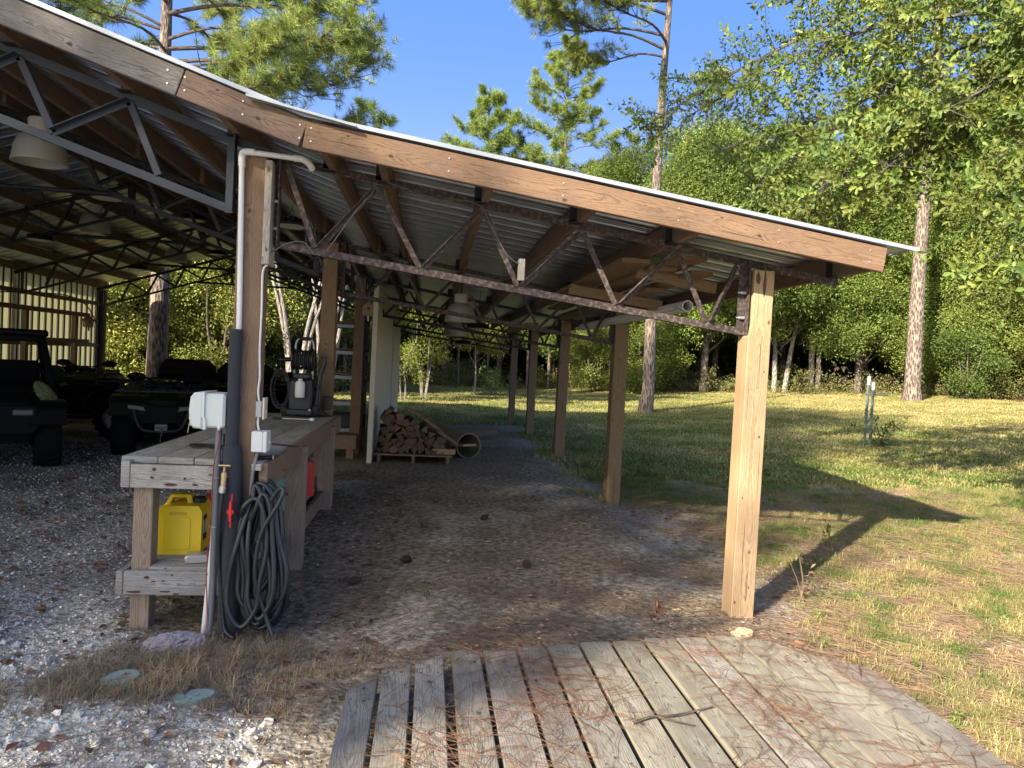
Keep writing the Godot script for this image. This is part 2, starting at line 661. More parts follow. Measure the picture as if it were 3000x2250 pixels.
# a handful of leaves about a point, radius 0.45
func leaf_clump(count: int, l: float, w: float, rad: float) -> ArrayMesh:
	var mb := MB.new()
	for k in count:
		var p := rdir() * rad * pow(rng.randf(), 0.45)
		p.y *= 0.75
		var face := (rdir() + V(0, 0.9, 0)).normalized()
		var al := (rdir() + p / rad).slide(face)
		var g := rf(0.7, 1.25)
		leaf(mb, p, al, face, l * rf(0.7, 1.2), w * rf(0.8, 1.2), lin(g, g * rf(0.94, 1.05), g * rf(0.8, 1.0)))
	return mb.mesh()

# needles about a shoot that points up
func needle_tuft(count: int, l: float, w: float) -> ArrayMesh:
	var mb := MB.new()
	for k in count:
		var p := V(0, rf(-0.12, 0.1), 0)
		var a := rf(0, TAU)
		var d := V(cos(a), rf(0.15, 1.5), sin(a)).normalized()
		var q := p + d * l * rf(0.8, 1.1) - V(0, 0.02, 0)
		var s := d.cross(rdir()).normalized() * w * 0.5
		var g := rf(0.75, 1.25)
		mb.col = lin(g, g, g * rf(0.7, 1.0))
		mb.flat3(p - s, p + s, q, s.cross(d))
	return mb.mesh()

func grass_tuft(count: int, h: float, w: float, spread: float, lean: float) -> ArrayMesh:
	var mb := MB.new()
	for k in count:
		var a := rf(0, TAU)
		var p := V(cos(a), 0, sin(a)) * spread * sqrt(rng.randf())
		var b := rf(0, TAU)
		var d := V(cos(b), 0, sin(b))
		var hh := h * rf(0.5, 1.15)
		var s := d.cross(Vector3.UP) * w * 0.5
		var m := p + V(0, hh * 0.6, 0) + d * hh * lean * 0.3
		var q := p + V(0, hh * (1.0 - lean * 0.3), 0) + d * hh * lean
		var g := rf(0.75, 1.25)
		mb.col = lin(g * rf(0.9, 1.15), g, g * 0.9)
		var up := (Vector3.UP + d * 0.2).normalized()
		for f in [[p - s, p + s, m + s * 0.8, m - s * 0.8]]:
			mb.flat3(f[0], f[1], f[2], up)
			mb.flat3(f[0], f[2], f[3], up)
		mb.flat3(m - s * 0.8, m + s * 0.8, q, up)
	return mb.mesh()

func spin(p: Vector3, y: Vector3, s: float) -> Transform3D:
	var yy := y.normalized()
	var x := yy.cross(V(0.3, 0.2, 0.9) if absf(yy.y) > 0.9 else Vector3.UP).normalized()
	var b := Basis(x, yy, x.cross(yy))
	return Transform3D(b.rotated(yy, rf(0, TAU)).scaled(Vector3.ONE * s), p)

func leaf_mat(key: String) -> StandardMaterial3D:
	var m := mat(key, Color.WHITE, 0.5)
	m.backlight_enabled = true
	m.backlight = Color(0.62, 0.66, 0.3)
	m.metallic_specular = 0.35
	return m

var bark_tex: Texture2D
var bark_bump: Texture2D

func bark(key: String, c: Color, k: float) -> StandardMaterial3D:
	if mats.has(key):
		return mats[key]
	var m := mat(key, c, 0.95)
	m.albedo_texture = bark_tex
	m.heightmap_enabled = true
	m.heightmap_texture = bark_bump
	m.heightmap_scale = 3.0
	m.uv1_scale = V(k, 1.0, 1.0)
	return m

func jitter_col(c: Color, a: float) -> Color:
	var g := 1.0 + rf(-a, a)
	return lin(c.r * g * rf(1.0 - a * 0.4, 1.0 + a * 0.4), c.g * g, c.b * g)

# tapered trunk with limbs and a crown of leaf clumps
func broadleaf(called: String, label: String, group: String, pos: Vector3, height: float, base: float, rad: float, trunk_r: float, density: float, size: float, col: Color, clump: Mesh, bk: Material, sd: int, stems := 1) -> Node3D:
	rng.seed = sd
	var t := thing(called, label, "shrub" if "shrub" in called or "bush" in called else "tree", pos, 0.0, group)
	var tr := MB.new()
	var lb := MB.new()
	var xs: Array[Transform3D] = []
	var cs := PackedColorArray()
	var blobs: Array = []
	var nb := int(clampf(rad * rad * 2.6, 6, 26))
	var ch := height - base
	for k in nb:
		var f := (k + 0.5) / nb
		var a := k * 2.4 + rf(-0.4, 0.4)
		var prof := sin(PI * clampf(0.22 + 0.72 * f, 0, 1))
		var rr := rad * prof * rf(0.35, 0.78)
		blobs.append([V(cos(a) * rr, base + ch * (0.1 + 0.82 * f) + rf(-0.1, 0.1) * ch, sin(a) * rr), rad * rf(0.3, 0.5)])
	for s in stems:
		var a := TAU * s / stems + rf(0, 1)
		var off := V(cos(a), 0, sin(a)) * (0.0 if stems == 1 else trunk_r * 1.6)
		var lean := V(cos(a), 0, sin(a)) * (rf(0.0, 0.03) if stems == 1 else rf(0.08, 0.2)) * height
		var p := pts([off - V(0, 0.3, 0), off + V(rf(-0.05, 0.05), height * 0.25, rf(-0.05, 0.05)) + lean * 0.2, off + V(rf(-0.15, 0.15), height * 0.55, rf(-0.15, 0.15)) + lean * 0.6, off + V(0, height * 0.9, 0) + lean])
		tr.tube(smooth_path(p, 4), trunk_r, trunk_r * 0.2, 9, true, 0.5)
	for b in blobs:
		var c: Vector3 = b[0]
		var r: float = b[1]
		var y0 := clampf(c.y - rf(0.5, 1.0) * rad * 0.7, base * 0.55, height * 0.8)
		lb.tube(smooth_path(pts([V(0, y0, 0), V(c.x * 0.45, lerpf(y0, c.y, 0.35), c.z * 0.45), c]), 3), trunk_r * 0.38, trunk_r * 0.08, 6, false, 0.5)
		var tone := rf(0.72, 1.2)
		var nc := int(density * r * r * 12.6 / (size * size))
		for i in nc:
			var d := rdir()
			var p := c + V(d.x, d.y * 0.8, d.z) * r * pow(rng.randf(), 0.33) * rf(0.75, 1.12)
			if p.y < base * 0.5 + 0.1:
				continue
			xs.append(spin(p, V(rf(-0.5, 0.5), 1, rf(-0.5, 0.5)), size * rf(0.75, 1.25)))
			cs.append(jitter_col(col * tone, 0.22))
	put("trunk", tr, bk, t)
	put("limbs", lb, bk, t)
	scatter("crown", clump, leaf_mat("leaves"), xs, cs, t)
	return t

# pine: straight scaly trunk, whorls of branches that carry needle brushes
func pine(called: String, label: String, group: String, pos: Vector3, height: float, from: float, rad: float, trunk_r: float, count: int, tufts: int, tsize: float, col: Color, tuft: Mesh, sd: int, point := 0.3, extra: Array = []) -> Node3D:
	rng.seed = sd
	var t := thing(called, label, "pine tree", pos, 0.0, group)
	var tr := MB.new()
	var lb := MB.new()
	var xs: Array[Transform3D] = []
	var cs := PackedColorArray()
	var p := PackedVector3Array()
	for k in 13:
		var f := k / 12.0
		p.append(V(0.05 * sin(f * 7.0 + sd), height * f - 0.2, 0.05 * cos(f * 5.0 + sd)) * V(1, 1, 1))
	tr.tube(p, trunk_r, trunk_r * 0.22, 14, true, 0.5)
	# flared foot
	tr.tube(pts([V(0, -0.25, 0), V(0, 0.12, 0), V(0, 0.5, 0)]), trunk_r * 1.45, trunk_r * 0.98, 14, false, 0.5)
	var list: Array = []
	for k in count:
		var f := (k + rng.randf()) / count
		var a := k * 2.399 + rf(-0.5, 0.5)
		var prof := lerpf(1.0, point, f) * rf(0.65, 1.1)
		if f < 0.2:
			prof *= 0.75
		list.append([from + (height - from) * f * 0.97, a, rad * prof, rf(-0.15, 0.3) + 0.45 * f])
	list.append_array(extra)
	for b in list:
		var y0: float = b[0]
		var a: float = b[1]
		var l: float = b[2]
		var rise: float = b[3]
		var d := V(cos(a), 0, sin(a))
		var side := V(-d.z, 0, d.x)
		var path := smooth_path(pts([V(0, y0, 0), d * l * 0.3 + V(0, y0 + l * rise * 0.25 + 0.1, 0) + side * rf(-0.1, 0.1) * l, d * l * 0.7 + V(0, y0 + l * rise * 0.55, 0) + side * rf(-0.15, 0.15) * l, d * l + V(0, y0 + l * (rise + 0.12), 0)]), 4)
		lb.tube(path, trunk_r * 0.2 * clampf(l / rad, 0.5, 1.0) + 0.01, 0.008, 5, false, 0.5)
		var nt := int(tufts * clampf(l / rad, 0.3, 1.2))
		for i in nt:
			var f := lerpf(0.35, 1.0, sqrt((i + rng.randf()) / nt))
			var q := path[int(f * (path.size() - 1))]
			var out := (d * rf(0.3, 1.0) + side * rf(-1.0, 1.0) + V(0, rf(-0.15, 0.7), 0)).normalized()
			var tip := q + out * l * rf(0.1, 0.34) * (1.25 - f * 0.6)
			if i % 2 == 0:
				lb.tube(pts([q, (q + tip) * 0.5 + V(0, -0.03, 0) * l, tip]), 0.014, 0.006, 4, false, 0.5)
			xs.append(spin(tip, out + V(0, 0.35, 0), tsize * rf(0.8, 1.2)))
			cs.append(jitter_col(col, 0.25))
			var mid := q.lerp(tip, rf(0.4, 0.75))
			xs.append(spin(mid, out + V(0, 0.2, 0), tsize * rf(0.7, 1.0)))
			cs.append(jitter_col(col * 0.95, 0.25))
	for k in 5:
		xs.append(spin(V(0, height - k * 0.15, 0), V(rf(-0.2, 0.2), 1, rf(-0.2, 0.2)), tsize))
		cs.append(jitter_col(col, 0.2))
	put("trunk", tr, bark("pine_bark", lin(0.31, 0.26, 0.222), 3.0), t)
	put("limbs", lb, bark("pine_bark", lin(0.31, 0.26, 0.222), 3.0), t)
	scatter("crown", tuft, leaf_mat("needles"), xs, cs, t)
	return t

# ---------------------------------------------------------------- the pole barn
const TZ := [-4.09, -7.14, -10.19, -13.24, -16.29]
const XP := 1.94
const XM := -1.0
const XL := -7.13
const XR := -4.1
const XB := -0.677
const ZF := -3.68

func roof_b(x: float) -> float:
	if x > XB:
		return 2.418 - (x - XB) * 0.131
	if x > XR:
		return 2.418 + (XB - x) * 0.327
	return 2.418 + (XB - XR) * 0.327 - (XR - x) * 0.327

func roof_sheet(x0: float, x1: float, z0: float, w: float) -> MB:
	# ribs run down the slope from x0 to x1, panel lies between z0 and z0 - w
	var prof := PackedVector2Array()
	var pitch := w / 4.0
	for k in 4:
		var b := k * pitch
		for q in [[0.0, 0.0], [0.075, 0.0], [0.083, 0.009], [0.091, 0.0], [0.125, 0.0], [0.133, 0.009], [0.141, 0.0], [0.17, 0.0], [0.188, 0.026], [0.21, 0.026]]:
			prof.append(Vector2(b + q[0], q[1]))
	prof.append(Vector2(w, 0.0))
	var mb := MB.new()
	var up := V(roof_b(x0) - roof_b(x1), x1 - x0, 0).normalized()
	for k in prof.size() - 1:
		var a := prof[k]
		var b := prof[k + 1]
		var p0 := V(x0, roof_b(x0) + 0.142 + a.y, z0 - a.x)
		var p1 := V(x1, roof_b(x1) + 0.142 + a.y, z0 - a.x)
		var q0 := V(x0, roof_b(x0) + 0.142 + b.y, z0 - b.x)
		var q1 := V(x1, roof_b(x1) + 0.142 + b.y, z0 - b.x)
		mb.quad(p0, p1, q1, q0, up, Vector2(0, a.x), Vector2(x1 - x0, a.x), Vector2(x1 - x0, b.x), Vector2(0, b.x))
	return mb

func wall_sheet(w: float, h: float, deep := 0.019) -> MB:
	# ribbed siding in the local xy plane, outside towards +z
	var mb := MB.new()
	var pitch := w / 4.0
	for k in 4:
		var prof := [[0.0, 0.0], [0.06, 0.0], [0.066, 0.004], [0.072, 0.0], [0.115, 0.0], [0.121, 0.004], [0.127, 0.0], [0.165, 0.0], [0.182, deep], [0.208, deep], [pitch, 0.0]]
		for i in prof.size() - 1:
			var a: Array = prof[i]
			var b: Array = prof[i + 1]
			var x0: float = k * pitch + a[0]
			var x1: float = k * pitch + b[0]
			mb.quad(V(x0, 0, a[1]), V(x1, 0, b[1]), V(x1, h, b[1]), V(x0, h, a[1]), V(0, 0, 1), Vector2(x0, 0), Vector2(x1, 0), Vector2(x1, h), Vector2(x0, h))
	return mb

func build_barn() -> void:
	var barn := thing("pole_barn", "open sided timber pole barn with metal roof and lean-to in front", "barn")
	var w_post := wood_mat("post_wood", tex_tan, 0.8, 0.1)
	var w_brown := wood_mat("rafter_wood", tex_brown, 0.85, 0.1)
	var w_old := wood_mat("old_brown_wood", tex_old, 0.85, 0.14)
	var w_grey := wood_mat("weathered_wood", tex_grey, 0.9, 0.18)
	var rust := mat("rusty_steel", Color.WHITE, 0.8, 0.0)
	rust.albedo_texture = rust_tex
	rust.uv1_triplanar = true
	rust.uv1_scale = V(3, 3, 3)
	var paint := mat("dark_painted_steel", lin(0.03, 0.037, 0.047), 0.55, 0.2)
	var black := mat("black_steel", lin(0.02, 0.02, 0.023), 0.6, 0.1)
	var galv := mat("galvanised_sheet", Color.WHITE, 0.34, 0.9)
	galv.albedo_texture = noise_tex(512, 0.012, 4, PackedFloat32Array([0.2, 0.5, 0.8]), PackedColorArray([Color(0.72, 0.75, 0.79), Color(0.8, 0.82, 0.85), Color(0.86, 0.88, 0.9)]))
	galv.roughness_texture = noise_tex(512, 0.02, 4, PackedFloat32Array([0.0, 1.0]), PackedColorArray([grey(0.6), grey(1.0)]))
	galv.roughness = 0.42
	galv.uv1_triplanar = true
	galv.uv1_scale = V(0.5, 0.5, 0.5)
	var cream := mat("glowing_cream_siding", lin(0.7, 0.68, 0.55), 0.45)
	var bolt := mat("zinc_bolt", lin(0.55, 0.55, 0.55), 0.4, 0.7)
	rng.seed = 11

	# posts
	var plist: Array = []
	for k in 5:
		plist.append([XP, TZ[k]])
		plist.append([XM, TZ[k]])
		plist.append([XL - 0.17, TZ[k]])
	for p in plist:
		var mb := MB.new()
		var x: float = p[0]
		var z: float = p[1]
		var g := gh(x, z) - 0.3
		var top := roof_b(x) - 0.055
		mb.uo = lane()
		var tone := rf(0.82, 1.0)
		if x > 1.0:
			tone *= 1.0 if z > -5.0 else 0.52  # farther right posts get a darker colour for the shade they stand in
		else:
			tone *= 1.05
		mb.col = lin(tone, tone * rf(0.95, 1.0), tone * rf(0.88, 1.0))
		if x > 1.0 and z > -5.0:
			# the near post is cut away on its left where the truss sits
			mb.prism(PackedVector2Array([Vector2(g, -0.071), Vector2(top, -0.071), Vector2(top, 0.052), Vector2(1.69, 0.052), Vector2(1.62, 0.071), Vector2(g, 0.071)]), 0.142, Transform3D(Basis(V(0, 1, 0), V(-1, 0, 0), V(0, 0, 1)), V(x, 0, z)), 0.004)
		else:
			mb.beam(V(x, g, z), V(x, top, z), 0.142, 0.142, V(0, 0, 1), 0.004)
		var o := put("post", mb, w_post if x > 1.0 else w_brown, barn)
		if x > 1.0 and z > -5.0:
			o.set_meta("label", "near right post, pale timber lit by the sun")
			for q in [[0.035, 1.03, 0.011, 0.02], [-0.045, 0.66, 0.007, 0.012], [0.03, 0.12, 0.007, 0.016], [0.04, 1.42, 0.012, 0.01]]:
				var kn := MB.new()
				kn.prism(blotch(q[2], q[3]), 0.003, Transform3D(Basis(), V(x + q[0], q[1], z + 0.0705)))
				put("knot", kn, mat("dark_knot", lin(0.06, 0.03, 0.015), 0.9), o)
			# drying cracks, and the dark run below the cut top
			for q in [[-0.02, 0.35, 0.003, 0.5], [0.045, 0.8, 0.0025, 0.36], [-0.05, 1.25, 0.002, 0.3], [0.01, 1.5, 0.003, 0.22], [0.015, 0.12, 0.003, 0.2]]:
				var cr := MB.new()
				cr.prism(blotch(q[2], q[3]), 0.002, Transform3D(Basis(), V(x + q[0], q[1], z + 0.0708)))
				put("crack", cr, mat("crack_dark", lin(0.05, 0.03, 0.018), 0.95), o)
			for q in [[0.012, top - 0.09, 0.02, 0.17], [-0.03, top - 0.05, 0.03, 0.08]]:
				var cr := MB.new()
				cr.prism(blotch(q[2], q[3]), 0.0015, Transform3D(Basis(), V(x + q[0], q[1], z + 0.0708)))
				put("stain", cr, mat("water_stain", lin(0.09, 0.055, 0.035), 0.95), o)
	# pad board on the near middle post
	var pb := MB.new()
	pb.uo = lane()
	pb.col = lin(1.0, 0.97, 0.93)
	pb.beam(V(-0.909, 1.86, -4.055), V(-0.909, 2.42, -4.055), 0.14, 0.038, V(0, 0, 1), 0.003)
	put("pad_board", pb, w_grey, barn)

	# steel trusses
	for k in 5:
		var z: float = TZ[k]
		var near := k == 0
		var tr := node("lean_to_truss", barn)
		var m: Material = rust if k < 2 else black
		var mb := MB.new()
		mb.angle(V(-0.9, roof_b(-0.9) - 0.026, z), V(2.45, roof_b(2.45) - 0.024, z), 0.044, 0.006, Vector3.UP, 1.0)
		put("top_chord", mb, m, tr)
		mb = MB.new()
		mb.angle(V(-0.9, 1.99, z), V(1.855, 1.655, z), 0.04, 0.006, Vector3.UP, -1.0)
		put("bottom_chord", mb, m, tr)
		for x: float in [-0.885, 1.845]:
			mb = MB.new()
			mb.angle(V(x, 1.655 + (1.855 - x) * 0.1216 - 0.02, z + 0.004), V(x, roof_b(x) - 0.006, z + 0.004), 0.05, 0.006, V(1, 0, 0), 1.0)
			var e := put("end_post", mb, m, tr)
			if near:
				for q: float in [0.08, 0.23]:
					var bm := MB.new()
					var yy: float = 1.655 + (1.855 - x) * 0.1216 + q
					bm.tube(pts([V(x - 0.02, yy, z + 0.02), V(x + 0.015, yy, z + 0.02)]), 0.011, 0.011, 6)
					bm.tube(pts([V(x - 0.035, yy, z + 0.02), V(x - 0.02, yy, z + 0.02)]), 0.006, 0.006, 6)
					put("bolt", bm, bolt, e)
		var ns := [[-0.85, 1], [-0.655, 0], [-0.335, 1], [-0.07, 0], [0.26, 1], [0.495, 0], [0.845, 1], [1.08, 0], [1.42, 1], [1.64, 0], [1.81, 1]]
		for i in ns.size() - 1:
			var a: Array = ns[i]
			var b: Array = ns[i + 1]
			var xa: float = a[0]
			var xb: float = b[0]
			var ya := roof_b(xa) - 0.045 if a[1] == 1 else 1.655 + (1.855 - xa) * 0.1216 + 0.02
			var yb := roof_b(xb) - 0.045 if b[1] == 1 else 1.655 + (1.855 - xb) * 0.1216 + 0.02
			var sx := 0.012 * signf(xb - xa)
			mb = MB.new()
			mb.angle(V(xa + sx, ya, z + 0.008), V(xb - sx, yb, z + 0.008), 0.03, 0.005, V(1, 0, 0), 1.0 if i % 2 == 0 else -1.0)
			put("web", mb, m, tr)
	for k in 5:
		var z: float = TZ[k]
		var tr := node("gable_truss", barn)
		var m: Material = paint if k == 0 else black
		for s: float in [1.0, -1.0]:
			var e: float = XR + s * 2.97
			var yr := roof_b(XR)
			var mb := MB.new()
			mb.angle(V(XR, yr - 0.026, z), V(XR + s * 3.25, roof_b(XR + 3.25) - 0.024, z), 0.046, 0.006, Vector3.UP, 1.0)
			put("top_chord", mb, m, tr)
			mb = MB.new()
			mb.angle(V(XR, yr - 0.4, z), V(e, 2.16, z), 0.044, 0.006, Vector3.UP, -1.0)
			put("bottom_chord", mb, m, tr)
			mb = MB.new()
			mb.angle(V(e, 2.14, z + 0.003), V(e, roof_b(XR + 2.97) - 0.006, z + 0.003), 0.052, 0.006, V(1, 0, 0), 1.0)
			put("end_post", mb, m, tr)
			var tops := [2.43, 1.87, 1.31, 0.75, 0.19]
			var bots := [2.59, 2.05, 1.49, 0.93, 0.37]
			var slope := (yr - 0.4 - 2.16) / 2.97
			for i in 5:
				var tp := V(XR + s * tops[i], yr - 0.327 * tops[i] - 0.05, z + 0.008)
				var bt := V(XR + s * bots[i], yr - 0.4 - slope * bots[i] + 0.03, z + 0.008)
				mb = MB.new()
				mb.angle(tp, bt, 0.036, 0.005, V(1, 0, 0), 1.0)
				put("web", mb, m, tr)
				if i < 4:
					var b2 := V(XR + s * bots[i + 1], yr - 0.4 - slope * bots[i + 1] + 0.03, z + 0.008)
					mb = MB.new()
					mb.angle(tp, b2, 0.036, 0.005, Vector3.UP, 1.0)
					put("web", mb, m, tr)
				if i == 0:
					continue
		var mk := MB.new()
		mk.beam(V(XR, roof_b(XR) - 0.42, z), V(XR, roof_b(XR) - 0.02, z), 0.09, 0.04, V(1, 0, 0))
		put("king_post", mk, m, tr)
		if k > 0:
			mk = MB.new()
			mk.tube(pts([V(XR - 1.04, 2.79, z), V(XR + 1.04, 2.79, z)]), 0.022, 0.022, 8)
			put("tie_bar", mk, m, tr)

	# purlins, lapped at each truss
	var px: Array[float] = [-0.58, -0.29, 0.27, 0.83, 1.41, 2.43, -1.1, -1.66, -2.24, -2.82, -3.4, -3.98]
	for q in [-3.98, -3.4, -2.82, -2.24, -1.66, -1.05]:
		px.append(2.0 * XR - q)
	var clip := MB.new()
	clip.beam(V(0, -0.005, 0), V(0, 0.1, 0), 0.07, 0.006, V(1, 0, 0))
	clip.bx(V(0, -0.002, 0.03), V(0.07, 0.006, 0.06))
	var clip_mesh := clip.mesh()
	for x in px:
		var seg := [[ZF - 0.04, -7.3], [-7.0, -13.4], [-13.1, -16.66]]
		for i in seg.size():
			var mb := MB.new()
			mb.uo = lane()
			var g := rf(0.75, 1.05)
			mb.col = lin(g, g * 0.97, g * 0.94)
			var xx := x + (0.039 if i % 2 else 0.0)
			var y := roof_b(x) + 0.0705
			mb.beam(V(xx, y, seg[i][0]), V(xx, y, seg[i][1]), 0.138, 0.038, Vector3.UP, 0.003)
			put("purlin", mb, w_brown, barn)
		for k in 5:
			if k < 3 and x > -6.0:
				share("purlin_clip", clip_mesh, black, barn, Transform3D(Basis(), V(x - 0.024, roof_b(x) + 0.004, TZ[k])))

	# roofing sheets
	for k in 14:
		var z0 := ZF + 0.015 - 0.914 * k
		var w := 0.918
		if k == 13:
			w = 1.1
		put("roof_sheet", roof_sheet(XB - 0.03, 2.6, z0, w), galv, barn)
		put("roof_sheet", roof_sheet(XR, XB + 0.02, z0, w), galv, barn)
		put("roof_sheet", roof_sheet(2 * XR - (XB + 0.02), XR, z0, w), galv, barn)
	var mr := MB.new()
	for s: float in [1.0, -1.0]:
		mr.beam(V(XR, roof_b(XR) + 0.185, ZF), V(XR, roof_b(XR) + 0.185, -16.6), 0.003, 0.3, V(s * 0.31, 0.95, 0))
	put("ridge_cap", mr, galv, barn)

	# barge boards under the roof edge
	var fz := ZF - 0.019
	for q in [[-3.2, -1.277, 0], [-1.271, XB - 0.003, 1], [XB + 0.003, 2.48, 2], [XR, -3.206, 0], [2 * XR - XB, XR - 0.003, 0]]:
		var mb := MB.new()
		mb.uo = lane()
		mb.col = [lin(0.42, 0.41, 0.41), lin(0.5, 0.43, 0.39), lin(0.55, 0.43, 0.335)][q[2]]
		var a := V(q[0], roof_b(q[0] + 0.0001) + 0.068, fz)
		var b := V(q[1], roof_b(q[1] - 0.0001) + 0.068, fz)
		mb.beam(a, b, 0.137, 0.036, Vector3.UP, 0.003)
		var o := put("barge_board", mb, w_grey if q[2] == 0 else w_old, barn)
		if q[0] > -3.25:
			var sc := MB.new()
			for f in ([0.03, 0.5, 0.97] if q[2] < 2 else [0.01, 0.23, 0.42, 0.62, 0.8, 0.97]):
				for dy in [0.035, -0.03]:
					var p := a.lerp(b, f) + V(0, dy, 0.0185)
					sc.tube(pts([p, p + V(0, 0, 0.003)]), 0.0055, 0.0045, 7)
			put("screw", sc, bolt, o)
			for f in [0.12, 0.31, 0.52, 0.7, 0.88]:
				var cr := MB.new()
				var p := a.lerp(b, f + rf(-0.05, 0.05)) + V(0, rf(-0.04, 0.045), 0.0184)
				var xd := (b - a).normalized()
				cr.prism(blotch(rf(0.1, 0.35) * minf(1.0, a.distance_to(b)), rf(0.002, 0.004)), 0.0015, Transform3D(Basis(xd, Vector3(0, 0, 1).cross(xd), V(0, 0, 1)), p))
				put("crack", cr, mat("crack_dark", lin(0.05, 0.03, 0.018), 0.95), o)
	# folded edge trim over the barge boards
	var trim := mat("white_trim", lin(0.33, 0.355, 0.38), 0.4, 0.3)
	for q in [[XB, 2.66], [XR, XB], [2 * XR - XB, XR]]:
		var mb := MB.new()
		var a := V(q[0], roof_b(q[0] + 0.0001) + 0.153, ZF)
		var b := V(q[1], roof_b(q[1] - 0.0001) + 0.153, ZF)
		mb.beam(a + V(0, 0.004, 0.016), b + V(0, 0.004, 0.016), 0.02, 0.004)
		mb.beam(a + V(0, 0.014, -0.03), b + V(0, 0.014, -0.03), 0.003, 0.095)
		put("edge_trim", mb, trim, barn)
	var lf := MB.new()
	lf.beam(V(-0.95, roof_b(-0.95) + 0.128, ZF + 0.035), V(-0.42, roof_b(-0.42) + 0.15, ZF + 0.03), 0.012, 0.04)
	var lo := put("loose_flashing", lf, trim, barn)
	lo.set_meta("label", "loose strip of pale flashing hanging below the roof edge")
	# eave drip edge along the low side
	var de := MB.new()
	de.beam(V(2.605, roof_b(2.6) + 0.145, ZF), V(2.605, roof_b(2.6) + 0.145, -16.6), 0.02, 0.004)
	put("edge_trim", de, trim, barn)

	# ribbed siding on the far left wall and the short wall under the lean-to
	var wh := roof_b(XL) + 0.02
	var sheet := wall_sheet(0.914, wh + 0.1).mesh()
	for k in 14:
		share("wall_sheet", sheet, cream, barn, Transform3D(Basis(V(0, 0, -1), Vector3.UP, V(1, 0, 0)), V(XL - 0.075, -0.1, -3.8 - 0.912 * k)))
	var beige := mat("beige_siding", lin(0.5, 0.46, 0.34), 0.45)
	var sheet2 := wall_sheet(0.914, 2.3, 0.035).mesh()
	for k in 8:
		share("wall_sheet", sheet2, beige, barn, Transform3D(Basis(V(0, 0, -1), Vector3.UP, V(1, 0, 0)), V(-0.9 + 0.18, 0.0, -9.22 - 0.912 * k)))
	cream.backlight_enabled = true  # translucency added so the left wall sheets glow brighter inside
	cream.backlight = Color(0.62, 0.62, 0.53)
	var rb := MB.new()  # dark strips added over the ribs, which would glow too
	for k in 4:
		rb.bx(V(k * 0.2285 + 0.195, (wh + 0.1) * 0.5, 0.006), V(0.03, wh + 0.1, 0.022))
	var dark_strip_mesh := rb.mesh()
	for k in 14:
		share("dark_rib_strip", dark_strip_mesh, black, barn, Transform3D(Basis(V(0, 0, -1), Vector3.UP, V(1, 0, 0)), V(XL - 0.06, -0.1, -3.8 - 0.912 * k)))
	var rim := MB.new()
	rim.bx(V(-0.71, 1.15, -9.2), V(0.06, 2.3, 0.02))
	rim.bx(V(-0.69, 1.15, -13.3), V(0.05, 2.3, 0.05))
	put("corner_trim", rim, beige, barn)
	rim = MB.new()
	rim.bx(V(XL - 0.02, 1.2, -16.45), V(0.16, 2.6, 0.09))
	put("end_trim", rim, black, barn)
	# boards and studs on the left wall
	for y in [1.905, 1.37, 0.835]:
		var mb := MB.new()
		mb.uo = lane()
		mb.col = lin(1.1, 1.05, 1.0)
		mb.beam(V(XL + 0.17, y, -11.2), V(XL + 0.17, y, -15.46), 0.085, 0.038, Vector3.UP, 0.003)
		put("shelf_rail", mb, w_brown, barn)
	for z in [-13.3, -15.05]:
		var mb := MB.new()
		mb.uo = lane()
		mb.beam(V(XL + 0.09, 0.0, z), V(XL + 0.09, 1.95, z), 0.1, 0.09, V(0, 0, 1), 0.003)
		put("stud", mb, w_brown, barn)
	for y in [0.6, 1.3, 2.2]:
		var mb := MB.new()
		mb.uo = lane()
		mb.beam(V(XL - 0.05, y, -3.9), V(XL - 0.05, y, -16.4), 0.08, 0.036, Vector3.UP)
		put("girt", mb, w_brown, barn)

	# block standing on the near bottom chord
	var bl := MB.new()
	bl.uo = lane()
	bl.beam(V(0.5, 1.87, -4.075), V(0.5, 1.995, -4.075), 0.05, 0.038, V(0, 0, 1), 0.003)
	var bo := put("wood_block", bl, w_grey, null)
	tag(bo, "small upright wooden block wedged on the rusty lean-to truss", "wood block")

	# timber stored across the lean-to trusses
	var lum := [
		[V(1.38, 2.06, -4.75), V(1.95, 1.985, -4.75), 0.075, 0.03], [V(1.1, 2.02, -5.7), V(1.85, 1.92, -5.6), 0.08, 0.035],
		[V(1.3, 2.1, -4.5), V(1.28, 2.1, -8.2), 0.03, 0.19], [V(1.52, 2.08, -4.6), V(1.5, 2.08, -8.6), 0.03, 0.19],
		[V(1.75, 2.05, -4.5), V(1.72, 2.04, -9.2), 0.03, 0.15], [V(1.6, 2.11, -4.3), V(1.62, 2.1, -7.8), 0.025, 0.2],
		[V(1.66, 2.0, -5.2), V(1.7, 1.99, -9.0), 0.03, 0.14], [V(1.15, 1.84, -8.0), V(1.1, 1.84, -10.4), 0.035, 0.14]]
	for i in lum.size():
		var mb := MB.new()
		mb.uo = lane()
		var g := rf(0.9, 1.25)
		mb.col = lin(g, g * 0.95, g * 0.85)
		mb.beam(lum[i][0], lum[i][1], lum[i][2], lum[i][3], Vector3.UP, 0.002)
		var o := put("stored_board", mb, w_brown, null)
		tag(o, ["front cross batten lying under the boards stored below the lean-to roof", "rear cross batten lying under the boards stored below the lean-to roof", "leftmost wide board stored flat under the lean-to roof", "second wide board from the left stored under the lean-to roof", "stored board nearest the right posts under the lean-to roof", "topmost wide board stored against the lean-to purlins", "narrow board stored beside the plastic pipes under the roof", "long board lying on the truss beyond the third right post"][i], "board", "boards stored under the lean-to roof")
	var pvc := mat("white_pvc", lin(0.68, 0.66, 0.58), 0.4)
